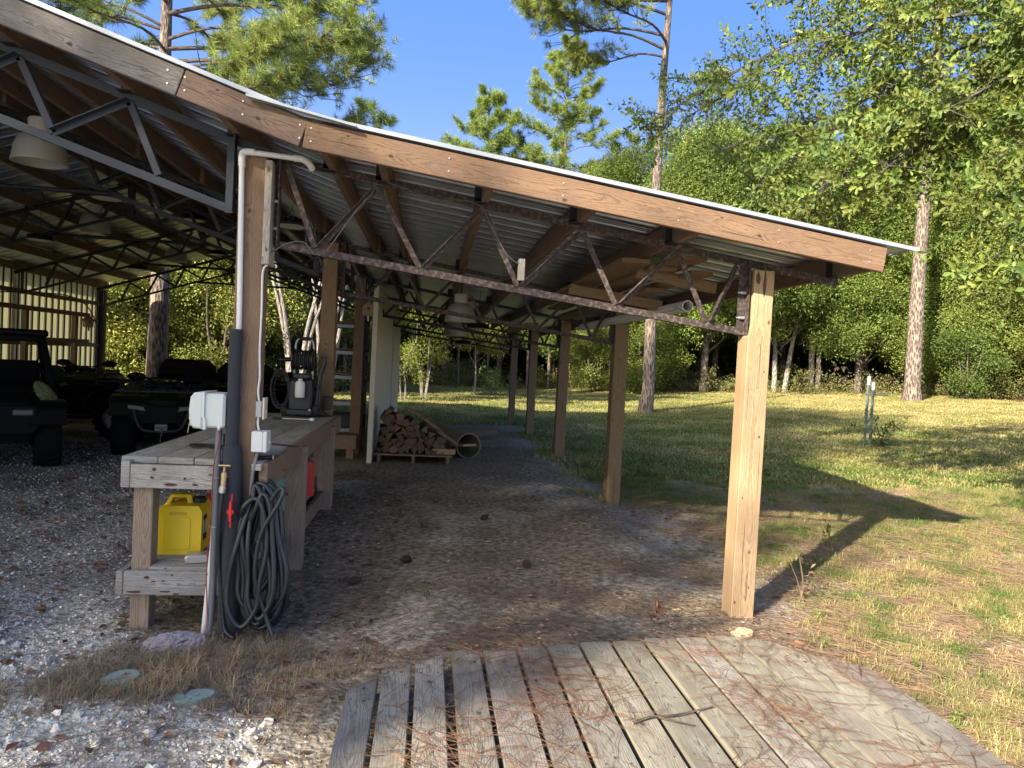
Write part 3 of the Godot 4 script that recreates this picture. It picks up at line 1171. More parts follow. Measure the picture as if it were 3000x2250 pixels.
	var pipes := [[1.83, 1.885, 0.042], [1.79, 1.855, 0.012], [1.765, 1.87, 0.012], [1.85, 1.875, 0.013], [1.82, 1.865, 0.013], [1.9, 1.87, 0.012]]
	for i in pipes.size():
		var q: Array = pipes[i]
		var mb := MB.new()
		var r: float = q[2]
		var x: float = q[0] + 0.02
		mb.lathe(PackedVector2Array([Vector2(r, 0), Vector2(r, 3.6), Vector2(r * 0.86, 3.6), Vector2(r * 0.86, 0), Vector2(r, 0)]), 14, Transform3D(Basis(V(1, 0, 0), V(0, 0, -1), V(0, 1, 0)), V(x, q[1] - 0.01, -5.0 - 0.03 * i)))
		var o := put("plastic_pipe", mb, pvc, null)
		tag(o, "wide white plastic pipe in the rafters beside the right posts" if i == 0 else ["", "lowest thin white pipe left of the wide one under the roof", "leftmost thin white pipe of the bundle under the roof", "thin white pipe inside the mouth of the wide pipe, upper", "thin white pipe inside the mouth of the wide pipe, lower", "thin white pipe right of the wide one under the roof"][i], "pipe", "" if i == 0 else "thin pipes stored under the lean-to roof")

# ---------------------------------------------------------------- the workbench and what is on it
func build_bench() -> void:
	rng.seed = 21
	var w := wood_mat("weathered_wood", tex_grey, 0.9, 0.18)
	var wb := wood_mat("rafter_wood", tex_brown, 0.85, 0.1)
	var wold := wood_mat("old_brown_wood", tex_old, 0.85, 0.14)
	var t := thing("workbench", "long weathered plank workbench built between the middle posts", "workbench")
	var xs := [-1.64, -1.45, -1.26, -1.07, -0.88]
	for k in 4:
		var mb := MB.new()
		mb.uo = lane()
		var g := rf(0.75, 0.95)
		mb.col = lin(g * 0.96, g, g)
		var z0 := -4.06 if k < 3 else -4.17
		mb.beam(V((xs[k] + xs[k + 1]) * 0.5, 0.762, z0), V((xs[k] + xs[k + 1]) * 0.5, 0.762, -7.18), 0.036, 0.186, Vector3.UP, 0.003)
		put("top_plank", mb, w, t)
	var e := MB.new()
	e.uo = lane()
	e.beam(V(-0.898, 0.762, -3.93), V(-0.898, 0.762, -4.168), 0.036, 0.05, Vector3.UP, 0.003)
	put("top_plank", e, w, t)
	var front := MB.new()
	front.uo = Vector2(0.3, 0.5)
	front.col = lin(1.0, 1.05, 1.12)
	front.beam(V(-1.572, 0.68, -4.03), V(-1.075, 0.68, -4.03), 0.127, 0.036, Vector3.UP, 0.003)
	var fo := put("apron_board", front, w, t)
	var hole := MB.new()
	for q in [[-1.36, 0.64, 0.075, 0.016], [-1.235, 0.642, 0.035, 0.012], [-1.46, 0.675, 0.02, 0.014], [-1.29, 0.675, 0.016, 0.014], [-1.45, 0.72, 0.02, 0.02]]:
		hole.prism(blotch(q[2], q[3]), 0.004, Transform3D(Basis(), V(q[0], q[1], -4.011)))
	put("rot_hole", hole, mat("rot", lin(0.09, 0.035, 0.018), 0.95), fo)
	var sides := [[-1.597, 0.69, -4.01, -7.1, w, 0.86], [-0.868, 0.706, -3.96, -7.19, wb, 1.5]]
	for q in sides:
		var mb := MB.new()
		mb.uo = lane()
		var g: float = q[5]
		mb.col = lin(g, g * 0.92, g * 0.82) if g > 1.0 else lin(g, g, g)
		mb.beam(V(q[0], q[1], q[2]), V(q[0], q[1], q[3]), 0.146, 0.046, Vector3.UP, 0.003)
		put("side_rail", mb, q[4], t)
	for q in [[-1.515, -4.1], [-0.88, -5.05], [-0.88, -6.5], [-1.515, -5.6], [-1.515, -7.0]]:
		var mb := MB.new()
		mb.uo = lane()
		mb.col = lin(0.85, 0.82, 0.76)
		var g := gh(q[0], q[1]) - 0.1
		mb.beam(V(q[0], g, q[1]), V(q[0], 0.74, q[1]), 0.1, 0.1 if q[0] < -1.0 else 0.13, V(0, 0, 1), 0.004)
		put("leg", mb, wold, t)
	for k in 4:
		var mb := MB.new()
		mb.uo = lane()
		var z := -4.09 - 0.145 * k
		var g := rf(0.72, 0.9)
		mb.col = lin(g, g, g * 1.02)
		mb.beam(V(-1.6 if k > 0 else -1.46, 0.168, z), V(-0.95, 0.168, z), 0.034, 0.14, Vector3.UP, 0.003)
		put("shelf_plank", mb, w, t)
	for k in 3:
		var mb := MB.new()
		mb.uo = lane()
		mb.col = grey(0.6)
		mb.beam(V(-1.45 + 0.2 * k, 0.168, -4.66), V(-1.45 + 0.2 * k, 0.168, -7.0), 0.034, 0.18, Vector3.UP, 0.003)
		put("shelf_plank", mb, w, t)
	var low := MB.new()
	low.uo = Vector2(0.62, 0.8333)
	low.col = lin(0.78, 0.8, 0.84)
	low.beam(V(-1.575, 0.107, -3.995), V(-1.06, 0.107, -3.995), 0.128, 0.036, Vector3.UP, 0.004)
	var lo := put("apron_board", low, w, t)
	hole = MB.new()
	for q in [[-1.52, 0.062, 0.075, 0.012], [-1.36, 0.065, 0.06, 0.01], [-1.3, 0.052, 0.035, 0.008], [-1.42, 0.118, 0.025, 0.009], [-1.37, 0.122, 0.016, 0.008], [-1.455, 0.14, 0.03, 0.018]]:
		hole.prism(blotch(q[2], q[3]), 0.004, Transform3D(Basis(), V(q[0], q[1], -3.976)))
	put("rot_hole", hole, mat("rot", lin(0.09, 0.035, 0.018), 0.95), lo)
	var sr := MB.new()
	sr.uo = lane()
	sr.col = grey(0.7)
	sr.beam(V(-1.597, 0.107, -3.98), V(-1.597, 0.107, -7.0), 0.125, 0.036, Vector3.UP, 0.003)
	put("side_rail", sr, w, t)
	sr = MB.new()
	sr.uo = lane()
	sr.beam(V(-0.9, 0.1, -5.1), V(-0.9, 0.1, -7.1), 0.125, 0.036, Vector3.UP, 0.003)
	put("side_rail", sr, wb, t)

func blotch(w: float, h: float) -> PackedVector2Array:
	var p := PackedVector2Array()
	for k in 12:
		var a := TAU * k / 12
		p.append(Vector2(cos(a) * w * 0.5 * rf(0.8, 1.1), sin(a) * h * 0.5 * rf(0.6, 1.2)))
	return p

func rounded(w: float, h: float, r: float, seg := 4) -> PackedVector2Array:
	var p := PackedVector2Array()
	for c in [[1, 1, 0.0], [-1, 1, 0.5], [-1, -1, 1.0], [1, -1, 1.5]]:
		for k in seg + 1:
			var a: float = PI * (c[2] + 0.5 * k / seg)
			p.append(Vector2(c[0] * (w * 0.5 - r) + cos(a) * r, c[1] * (h * 0.5 - r) + sin(a) * r))
	return p

func coil(center: Vector3, ax: Vector3, ay: Vector3, turns: int, wob: float, thick: float) -> PackedVector3Array:
	var p := PackedVector3Array()
	var az := ax.cross(ay).normalized()
	for k in turns:
		var sx := rf(1.0 - wob, 1.0 + wob)
		var sy := rf(1.0 - wob, 1.0 + wob)
		var o := az * rf(-thick, thick) + ax * rf(-wob, wob) * 0.6
		for i in 14:
			var a := TAU * i / 14
			p.append(center + o + ax * cos(a) * sx + ay * sin(a) * sy)
	return p

func build_bench_items() -> void:
	rng.seed = 22
	var blk := mat("black_plastic", lin(0.014, 0.015, 0.017), 0.45)
	var dark := mat("dark_rubber", lin(0.02, 0.02, 0.022), 0.75)
	var white := mat("white_plastic", lin(0.7, 0.7, 0.66), 0.45)
	var chrome := mat("bright_steel", lin(0.62, 0.62, 0.62), 0.3, 0.9)
	var lime := mat("lime_plastic", lin(0.2, 0.62, 0.03), 0.4)
	# pressure washer
	var t := thing("pressure_washer", "black upright pressure washer with hose reel and tall handle on the bench", "pressure washer", V(-1.19, 0.78, -6.9))
	var mb := MB.new()
	mb.prism(PackedVector2Array([Vector2(-0.1, 0.03), Vector2(0.1, 0.03), Vector2(0.115, 0.2), Vector2(0.1, 0.36), Vector2(-0.1, 0.36), Vector2(-0.115, 0.2)]), 0.2, Transform3D(), 0.02)
	mb.prism(rounded(0.24, 0.06, 0.02), 0.24, Transform3D(Basis(), V(0, 0.05, 0)), 0.01)
	mb.prism(rounded(0.16, 0.05, 0.02), 0.15, Transform3D(Basis(), V(0, 0.385, -0.01)), 0.01)
	put("body", mb, blk, t)
	mb = MB.new()
	mb.tube(smooth_path(pts([V(-0.085, 0.36, -0.06), V(-0.085, 0.6, -0.075), V(-0.08, 0.7, -0.08), V(-0.045, 0.74, -0.08), V(0.045, 0.74, -0.08), V(0.08, 0.7, -0.08), V(0.085, 0.6, -0.075), V(0.085, 0.36, -0.06)]), 4), 0.012, 0.012, 8)
	var h := put("handle", mb, mat("grey_tube", lin(0.3, 0.31, 0.32), 0.4, 0.6), t)
	mb = MB.new()
	mb.tube(pts([V(-0.055, 0.74, -0.08), V(0.055, 0.74, -0.08)]), 0.019, 0.019, 10)
	put("grip", mb, dark, h)
	mb = MB.new()
	mb.tube(pts([V(-0.09, 0.54, -0.02), V(0.09, 0.54, -0.02)]), 0.045, 0.045, 14)
	for s in [-0.09, 0.09]:
		mb.tube(pts([V(s - 0.006, 0.54, -0.02), V(s + 0.006, 0.54, -0.02)]), 0.105, 0.105, 20)
	mb.tube(pts([V(-0.1, 0.54, -0.02), V(-0.2, 0.53, 0.0), V(-0.22, 0.53, 0.0)]), 0.022, 0.02, 8)
	var reel := put("hose_reel", mb, blk, t)
	mb = MB.new()
	for k in 9:
		var x := -0.075 + k * 0.0187
		mb.tube(coil(V(x, 0.54, -0.02), V(0, 0.082 + 0.008 * (k % 2), 0), V(0, 0, 0.082 + 0.008 * (k % 2)), 1, 0.02, 0.002), 0.0095, 0.0095, 6)
	put("hose", mb, dark, reel)
	mb = MB.new()
	mb.lathe(PackedVector2Array([Vector2(0, 0), Vector2(0.04, 0), Vector2(0.045, 0.01), Vector2(0.045, 0.13), Vector2(0.035, 0.15), Vector2(0.02, 0.155), Vector2(0.02, 0.175), Vector2(0, 0.175)]), 18, Transform3D(Basis(), V(0.01, 0.19, 0.145)))
	put("soap_bottle", mb, white, t)
	for s in [-1.0, 1.0]:
		mb = MB.new()
		mb.tube(pts([V(s * 0.12, 0.062, 0.02), V(s * 0.165, 0.062, 0.02)]), 0.062, 0.062, 20)
		var wh := put("wheel", mb, dark, t)
		mb = MB.new()
		mb.tube(pts([V(s * 0.163, 0.062, 0.02), V(s * 0.17, 0.062, 0.02)]), 0.05, 0.046, 18)
		put("rim", mb, lime if s < 0 else dark, wh)
	mb = MB.new()
	mb.tube(smooth_path(pts([V(0.15, 0.12, 0.02), V(0.16, 0.3, 0.02), V(0.175, 0.42, 0.02), V(0.205, 0.52, 0.02), V(0.2, 0.58, 0.02)]), 4), 0.028, 0.02, 8)
	mb.tube(smooth_path(pts([V(0.15, 0.3, 0.05), V(0.18, 0.22, 0.06), V(0.17, 0.1, 0.05)]), 4), 0.012, 0.012, 6)
	put("spray_gun", mb, blk, t)
	mb = MB.new()
	mb.tube(coil(V(-0.18, 0.26, 0.05), V(0.085, 0, 0.02), V(0, 0.17, 0), 6, 0.14, 0.03), 0.007, 0.007, 5)
	put("power_cord", mb, dark, t)
	mb = MB.new()
	mb.bx(V(0.1, 0.075, 0.125), V(0.02, 0.02, 0.02), 0.004)
	put("water_inlet", mb, chrome, t)

	# lance lying before it
	var ln := thing("spray_lance", "thin metal spray lance lying on the bench before the pressure washer", "spray lance", V(-1.18, 0.78, -6.5))
	mb = MB.new()
	mb.tube(pts([V(-0.1, 0.012, 0), V(0.14, 0.012, 0)]), 0.006, 0.006, 8)
	put("tube", mb, chrome, ln)
	mb = MB.new()
	mb.tube(pts([V(-0.18, 0.012, 0), V(-0.1, 0.012, 0)]), 0.012, 0.01, 8)
	put("collar", mb, blk, ln)
	mb = MB.new()
	mb.bx(V(0.16, 0.013, 0), V(0.04, 0.026, 0.03), 0.005)
	put("nozzle", mb, white, ln)

	# loops of cable on the bench
	mb = MB.new()
	mb.tube(smooth_path(coil(V(-1.35, 0.79, -4.52), V(0.07, 0, 0.02), V(-0.02, 0.004, 0.075), 3, 0.3, 0.006), 2), 0.005, 0.005, 5)
	mb.tube(smooth_path(coil(V(-1.25, 0.79, -4.5), V(0.06, 0, 0.0), V(0.02, 0.004, 0.06), 3, 0.3, 0.006), 2), 0.005, 0.005, 5)
	tag(put("cable_coil", mb, dark), "bundle of thin black cable on the left planks of the bench", "cable")
	mb = MB.new()
	mb.tube(coil(V(-0.99, 0.788, -7.0), V(0.07, 0, 0), V(0, 0.006, 0.06), 4, 0.15, 0.006), 0.006, 0.006, 5)
	mb.tube(smooth_path(pts([V(-0.93, 0.79, -6.98), V(-1.0, 0.84, -7.0), V(-0.98, 0.93, -7.04), V(-0.95, 0.95, -7.06)])), 0.006, 0.006, 5)
	tag(put("power_lead", mb, dark), "black power lead coiled at the far end of the bench below the outlet box", "power lead")
	mb = MB.new()
	mb.bx(V(-0.96, 0.91, -7.05), V(0.075, 0.13, 0.06), 0.006)
	tag(put("outlet_box", mb, mat("brown_box", lin(0.055, 0.045, 0.035), 0.6)), "dark outlet box on the second middle post above the bench", "outlet box")
	# odds and ends under the junction box
	var fl := thing("flashlight", "short black flashlight lying on the right corner of the bench", "flashlight", V(-0.89, 0.793, -4.1), 0.15)
	mb = MB.new()
	mb.tube(pts([V(-0.06, 0, 0), V(0.02, 0, 0)]), 0.011, 0.011, 10)
	mb.tube(pts([V(0.02, 0, 0), V(0.04, 0, 0)]), 0.011, 0.016, 10)
	put("body", mb, blk, fl)
	mb = MB.new()
	mb.tube(pts([V(0.04, 0, 0), V(0.044, 0, 0)]), 0.0145, 0.0145, 10)
	put("lens", mb, mat("lens_glass", lin(0.75, 0.75, 0.7), 0.15), fl)
	mb = MB.new()
	mb.beam(V(-0.99, 0.785, -4.75), V(-0.87, 0.785, -4.7), 0.012, 0.02)
	mb.tube(pts([V(-0.88, 0.786, -4.7), V(-0.81, 0.786, -4.68)]), 0.007, 0.006, 8)
	tag(put("small_tool", mb, blk), "small dark hand tool lying beside the junction box on the bench", "hand tool")
	mb = MB.new()
	for k in 4:
		mb.beam(V(-0.97 + rf(0, 0.03), 0.784 + 0.004 * k, -4.32 - 0.03 * k), V(-0.85, 0.784 + 0.004 * k, -4.3 - 0.04 * k), 0.004, 0.012)
	tag(put("wire_scraps", mb, mat("dull_tin", lin(0.3, 0.3, 0.29), 0.5, 0.5)), "few flat metal scraps on the bench behind the flashlight", "metal scraps")

	# yellow can and neighbours on the low shelf
	var yel := mat("yellow_plastic", lin(0.78, 0.55, 0.012), 0.42)
	yel.heightmap_enabled = true
	yel.heightmap_texture = noise_tex(256, 0.12, 3, PackedFloat32Array(), PackedColorArray())
	yel.heightmap_scale = 0.04
	yel.uv1_triplanar = true
	yel.uv1_scale = V(6, 6, 6)
	gas_can("fuel_can", "yellow plastic fuel can on the low shelf of the bench", V(-1.41, 0.186, -4.38), 0.05, yel, blk, true)
	var red := mat("red_plastic", lin(0.42, 0.014, 0.012), 0.42)
	gas_can("fuel_can", "dark red fuel can behind the yellow one on the low shelf", V(-1.26, 0.186, -4.76), -0.1, red, blk, false)
	gas_can("fuel_can", "red fuel can under the far end of the bench", V(-1.08, 0.2, -6.05), 0.5, mat("bright_red_plastic", lin(0.55, 0.018, 0.015), 0.4), blk, false)
	mb = MB.new()
	mb.prism(rounded(0.3, 0.3, 0.05), 0.22, Transform3D(Basis(), V(-1.12, 0.34, -5.45)), 0.03)
	mb.tube(pts([V(-1.12, 0.49, -5.45), V(-1.12, 0.53, -5.45)]), 0.04, 0.04, 14)
	tag(put("jerry_can", mb, mat("teal_plastic", lin(0.2, 0.36, 0.34), 0.5)), "pale teal jug half hidden under the middle of the bench", "jug")
	mb = MB.new()
	mb.prism(rounded(0.13, 0.045, 0.018), 0.11, Transform3D(Basis(Vector3.UP, 0.25), V(-1.245, 0.209, -4.14)), 0.006)
	tag(put("tin_box", mb, mat("silver_tin", lin(0.5, 0.5, 0.47), 0.35, 0.7)), "small rounded silver tin on the low shelf before the yellow can", "tin")
	mb = MB.new()
	mb.box(Transform3D(Basis(Vector3.UP, 0.12), V(-1.105, 0.256, -4.2)), V(0.12, 0.14, 0.12), 0.003)
	tag(put("small_carton", mb, mat("grey_card", lin(0.34, 0.3, 0.25), 0.9)), "plain greyish cardboard carton on the low shelf beside the silver tin", "carton")

func gas_can(called: String, label: String, at: Vector3, turn: float, m: Material, capm: Material, lettered: bool) -> void:
	var t := thing(called, label, "fuel can", at, turn)
	var mb := MB.new()
	# body outline seen from the front, cut in on the left for the side grip
	mb.prism(PackedVector2Array([Vector2(-0.125, 0), Vector2(0.125, 0), Vector2(0.135, 0.015), Vector2(0.135, 0.25), Vector2(0.115, 0.285), Vector2(-0.045, 0.285), Vector2(-0.115, 0.262), Vector2(-0.135, 0.235), Vector2(-0.135, 0.215), Vector2(-0.105, 0.2), Vector2(-0.103, 0.105), Vector2(-0.135, 0.09), Vector2(-0.135, 0.015)]), 0.24, Transform3D(), 0.022)
	put("body", mb, m, t)
	mb = MB.new()
	mb.prism(PackedVector2Array([Vector2(-0.1, 0.26), Vector2(-0.062, 0.335), Vector2(0.05, 0.335), Vector2(0.065, 0.27), Vector2(0.035, 0.27), Vector2(0.025, 0.315), Vector2(-0.045, 0.315), Vector2(-0.07, 0.265)]), 0.07, Transform3D(), 0.006)
	mb.beam(V(-0.128, 0.08, 0), V(-0.128, 0.225, 0), 0.055, 0.022, V(0, 0, 1), 0.006)
	put("handle", mb, m, t)
	mb = MB.new()
	mb.lathe(PackedVector2Array([Vector2(0.036, 0), Vector2(0.036, 0.03), Vector2(0.03, 0.035), Vector2(0, 0.035)]), 16, Transform3D(Basis(), V(0.09, 0.282, 0.0)))
	put("cap", mb, capm, t)
	if lettered:
		mb = MB.new()
		mb.prism(rounded(0.15, 0.19, 0.02), 0.006, Transform3D(Basis(), V(0.0, 0.125, 0.121)), 0.002)
		put("raised_panel", mb, m, t)
		var f := SystemFont.new()
		f.font_names = PackedStringArray(["Droid Sans"])
		f.font_weight = 700
		var tm := TextMesh.new()
		tm.text = "SCEPTER"
		tm.font = f
		tm.font_size = 32
		tm.pixel_size = 0.00075
		tm.depth = 0.003
		var o := MeshInstance3D.new()
		o.name = "raised_lettering"
		o.mesh = tm
		o.material_override = mat("yellow_lettering", lin(0.5, 0.34, 0.01), 0.42)
		o.position = V(0.005, 0.238, 0.1205)
		t.add_child(o)
		mb = MB.new()
		mb.box(Transform3D(Basis(Vector3.UP, PI * 0.5), V(0.1362, 0.15, 0.05)), V(0.075, 0.15, 0.0015))
		var lb := put("sticker", mb, mat("cream_paper", lin(0.6, 0.52, 0.36), 0.7), t)
		mb = MB.new()
		mb.box(Transform3D(Basis(Vector3.UP, PI * 0.5), V(0.1374, 0.208, 0.05)), V(0.074, 0.03, 0.0015))
		mb.box(Transform3D(Basis(Vector3.UP, PI * 0.5), V(0.1374, 0.095, 0.05)), V(0.074, 0.038, 0.0015))
		for k in 7:
			mb.box(Transform3D(Basis(Vector3.UP, PI * 0.5), V(0.1374, 0.185 - 0.01 * k, 0.056)), V(0.05 - 0.006 * (k % 3), 0.0035, 0.0012))
		put("print", mb, mat("print_black", lin(0.02, 0.018, 0.016), 0.6), lb)

# ---------------------------------------------------------------- pipes and boxes on the near middle post
func build_post_things() -> void:
	rng.seed = 23
	var white := mat("white_plastic", lin(0.7, 0.7, 0.66), 0.45)
	var pale := mat("pale_green_white", lin(0.62, 0.67, 0.6), 0.4)
	var grey_m := mat("grey_conduit", lin(0.16, 0.17, 0.18), 0.5)
	var foam := mat("foam_sleeve", lin(0.035, 0.038, 0.043), 0.95)
	foam.heightmap_enabled = true
	foam.heightmap_texture = noise_tex(256, 0.2, 2, PackedFloat32Array(), PackedColorArray(), FastNoiseLite.TYPE_SIMPLEX_SMOOTH, 4)
	foam.heightmap_scale = 0.15
	foam.uv1_triplanar = true
	foam.uv1_scale = V(7, 7, 7)
	var brass := mat("brass", lin(0.5, 0.38, 0.2), 0.4, 0.8)
	var steel := mat("bright_steel", lin(0.62, 0.62, 0.62), 0.3, 0.9)
	var z := -3.992
	# water pipe with its foam sleeve and tap
	var t := thing("water_pipe", "white plastic water pipe with elbow, lower half sleeved in dark foam", "water pipe")
	var mb := MB.new()
	mb.tube(pts([V(-1.03, -0.25, z), V(-1.034, 1.6, z), V(-1.052, 2.41, z)]), 0.0145, 0.0145, 14)
	put("riser", mb, white, t)
	mb = MB.new()
	mb.tube(smooth_path(pts([V(-1.05, 2.375, z), V(-1.052, 2.43, z), V(-1.045, 2.45, z), V(-1.025, 2.455, z), V(-0.985, 2.455, z)]), 4), 0.0185, 0.0185, 14)
	put("elbow", mb, white, t)
	mb = MB.new()
	mb.tube(pts([V(-1.02, 2.455, z), V(-0.74, 2.44, z)]), 0.0145, 0.0145, 14)
	mb.tube(smooth_path(pts([V(-0.78, 2.442, z), V(-0.735, 2.44, z), V(-0.705, 2.425, z - 0.02), V(-0.69, 2.405, z - 0.05)]), 4), 0.0185, 0.0185, 12)
	put("cross_pipe", mb, white, t)
	mb = MB.new()
	mb.tube(pts([V(-1.04, 0.86, z + 0.012), V(-1.043, 1.2, z + 0.012), V(-1.044, 1.5, z + 0.01)]), 0.032, 0.034, 16)
	mb.tube(pts([V(-1.015, -0.25, z + 0.035), V(-1.02, 0.3, z + 0.035), V(-1.028, 0.74, z + 0.03), V(-1.038, 0.87, z + 0.014)]), 0.06, 0.046, 18)
	put("foam_sleeve", mb, foam, t)
	mb = MB.new()
	mb.tube(pts([V(-1.04, 0.71, z + 0.05), V(-1.052, 0.715, z + 0.1)]), 0.017, 0.015, 10)
	mb.tube(pts([V(-1.052, 0.735, z + 0.1), V(-1.054, 0.66, z + 0.105)]), 0.016, 0.014, 10)
	mb.tube(pts([V(-1.052, 0.735, z + 0.1), V(-1.052, 0.765, z + 0.1)]), 0.007, 0.007, 8)
	mb.tube(pts([V(-1.082, 0.772, z + 0.1), V(-1.022, 0.772, z + 0.1)]), 0.006, 0.006, 8)
	put("tap", mb, brass, t)
	mb = MB.new()
	mb.tube(pts([V(-1.054, 0.665, z + 0.105), V(-1.058, 0.63, z + 0.105)]), 0.019, 0.019, 12)
	put("hose_coupling", mb, steel, t)
	mb = MB.new()
	mb.tube(pts([V(-1.012, 0.62, z + 0.08), V(-1.012, 0.44, z + 0.09)]), 0.006, 0.006, 6)
	mb.tube(pts([V(-1.014, 0.525, z + 0.082), V(-1.014, 0.525, z + 0.1)]), 0.02, 0.018, 14)
	mb.prism(PackedVector2Array([Vector2(-0.005, -0.05), Vector2(0.005, -0.05), Vector2(0.008, 0.0), Vector2(0.005, 0.06), Vector2(-0.004, 0.06), Vector2(-0.008, 0.0)]), 0.01, Transform3D(Basis(), V(-1.014, 0.525, z + 0.1)))
	put("valve_handle", mb, mat("red_handle", lin(0.62, 0.02, 0.02), 0.4), t)

	# hose running down from the tap, then the big coil
	mb = MB.new()
	mb.tube(smooth_path(pts([V(-1.058, 0.63, z + 0.105), V(-1.066, 0.5, z + 0.1), V(-1.072, 0.3, z + 0.08), V(-1.05, 0.1, z + 0.08), V(-1.02, -0.1, z + 0.1), V(-0.96, -0.14, z + 0.14)])), 0.013, 0.012, 8)
	var path := PackedVector3Array()
	var turns := 13
	for k in turns:
		var cx := lerpf(-0.905, -0.825, float(k) / turns) + rf(-0.012, 0.012)
		var half := rf(0.06, 0.105)
		var top := 0.63 + rf(-0.03, 0.05)
		var bot := -0.1 + rf(-0.02, 0.2) * (0.3 if k < 4 else 1.0)
		var zz := -3.93 + rf(-0.045, 0.075)
		var tw := rf(-0.06, 0.06)
		path.append_array([V(cx - half * 0.5 + tw * 0.5, top - 0.06, zz - 0.02), V(cx, top, zz - 0.03), V(cx + half * 0.6, top - 0.05, zz - 0.02), V(cx + half, top - 0.25, zz), V(cx + half + tw, lerpf(top, bot, 0.65), zz + 0.02), V(cx + half * 0.9 + tw, bot + 0.1, zz + 0.03), V(cx + tw, bot, zz + 0.03), V(cx - half * 0.9 + tw, bot + 0.09, zz + 0.02), V(cx - half + tw, lerpf(top, bot, 0.65), zz), V(cx - half * 0.9, top - 0.25, zz - 0.01)])
	mb.tube(smooth_path(path, 4), 0.0145, 0.0145, 8)
	mb.tube(smooth_path(pts([V(-0.8, 0.6, -3.87), V(-0.76, 0.66, -3.86), V(-0.735, 0.655, -3.85), V(-0.76, 0.58, -3.84), V(-0.84, 0.42, -3.84), V(-0.86, 0.2, -3.83), V(-0.8, 0.0, -3.83), V(-0.75, -0.1, -3.8)])), 0.012, 0.012, 8)
	var hose_m := mat("grey_hose", lin(0.022, 0.024, 0.028), 0.36)
	tag(put("water_hose", mb, hose_m), "long dark grey water hose hung in tall loops beside the near middle post", "hose")

	# controller box with keys
	var cb := thing("controller_box", "pale plastic controller box on the left of the near middle post", "controller box", V(-1.155, 1.055, -4.05))
	mb = MB.new()
	mb.bx(V(0.02, 0, 0), V(0.115, 0.185, 0.2), 0.012)
	put("case", mb, pale, cb)
	mb = MB.new()
	mb.prism(PackedVector2Array([Vector2(0.0, -0.1), Vector2(0.0, 0.1), Vector2(-0.05, 0.095), Vector2(-0.068, 0.07), Vector2(-0.075, 0.0), Vector2(-0.068, -0.07), Vector2(-0.05, -0.095)]), 0.215, Transform3D(Basis(), V(-0.033, 0.0, 0)), 0.01)
	mb.prism(PackedVector2Array([Vector2(-0.01, 0.1), Vector2(0.004, 0.1), Vector2(0.004, -0.03), Vector2(0.014, -0.05), Vector2(0.014, -0.1), Vector2(0.0, -0.1), Vector2(0.0, -0.045), Vector2(-0.01, -0.03)]), 0.226, Transform3D(Basis(), V(-0.03, 0.0, 0)))
	put("door", mb, pale, cb)
	mb = MB.new()
	mb.tube(pts([V(0.05, -0.085, 0.09), V(0.05, -0.1, 0.105)]), 0.009, 0.009, 8)
	put("wire_outlet", mb, white, cb)
	var ky := thing("key_ring", "two small keys hanging from the lock of the pale controller box", "keys", V(-1.266, 1.04, -4.02))
	mb = MB.new()
	mb.tube(pts([V(0, 0.0, 0), V(0, 0.0, 0.004)]), 0.013, 0.013, 14)
	mb.beam(V(0.004, 0.0, 0.002), V(0.03, 0.0, 0.002), 0.008, 0.003)
	put("key", mb, steel, ky)
	mb = MB.new()
	mb.tube(pts([V(-0.004, -0.032, 0), V(-0.004, -0.032, 0.004)]), 0.012, 0.012, 14)
	mb.beam(V(-0.004, -0.04, 0.002), V(-0.005, -0.075, 0.002), 0.007, 0.003, V(0, 0, 1))
	mb.tube(smooth_path(pts([V(-0.006, -0.04, 0.0), V(-0.016, -0.08, 0), V(-0.02, -0.115, 0)])), 0.0022, 0.002, 5)
	put("key", mb, steel, ky)

	# conduits and wires
	mb = MB.new()
	mb.tube(smooth_path(pts([V(-1.118, 0.97, -4.0), V(-1.115, 0.7, -3.985), V(-1.113, 0.3, -3.975), V(-1.11, 0.05, -3.965), V(-1.112, -0.22, -3.93)])), 0.0175, 0.0175, 12)
	tag(put("grey_conduit", mb, grey_m), "grey flexible conduit running from the controller box to the ground", "conduit")
	mb = MB.new()
	mb.tube(pts([V(-1.113, 0.78, -4.02), V(-1.127, 0.3, -4.0), V(-1.15, -0.25, -3.96)]), 0.0155, 0.0155, 12)
	tag(put("white_conduit", mb, white), "white plastic pipe leaning behind the grey conduit", "pipe")
	mb = MB.new()
	mb.tube(smooth_path(pts([V(-1.105, 0.965, -3.95), V(-1.1, 0.9, -3.95), V(-1.125, 0.75, -3.955), V(-1.13, 0.5, -3.955), V(-1.137, 0.2, -3.945), V(-1.128, 0.02, -3.94), V(-1.115, -0.12, -3.93), V(-1.135, -0.2, -3.92)])), 0.0032, 0.0032, 5)
	tag(put("red_wire", mb, mat("red_wire", lin(0.3, 0.02, 0.03), 0.5)), "thin red wire hanging down the grey conduit", "wire")
	mb = MB.new()
	for y in [0.69, 0.42, 0.17]:
		mb.tube(coil(V(-1.12, y, -3.985), V(0.032, 0, 0), V(0, 0.004, 0.026), 1, 0.01, 0.001), 0.0018, 0.0018, 5)
	tag(put("tie_wire", mb, steel), "loops of thin wire tying the two conduits together", "wire ties")
	mb = MB.new()
	mb.tube(smooth_path(pts([V(-1.088, 0.93, -4.0), V(-1.09, 0.8, -4.0), V(-1.08, 0.68, -4.0), V(-1.083, 0.5, -4.0)])), 0.006, 0.006, 6)
	tag(put("black_wire", mb, mat("dark_rubber", lin(0.02, 0.02, 0.022), 0.75)), "short black wire between the conduit and the post", "wire")
	mb = MB.new()
	mb.bx(V(-1.13, 0.86, -4.35), V(0.02, 0.13, 0.1), 0.003)
	tag(put("paper_packet", mb, white), "small white packet standing on the bench behind the conduit", "packet")

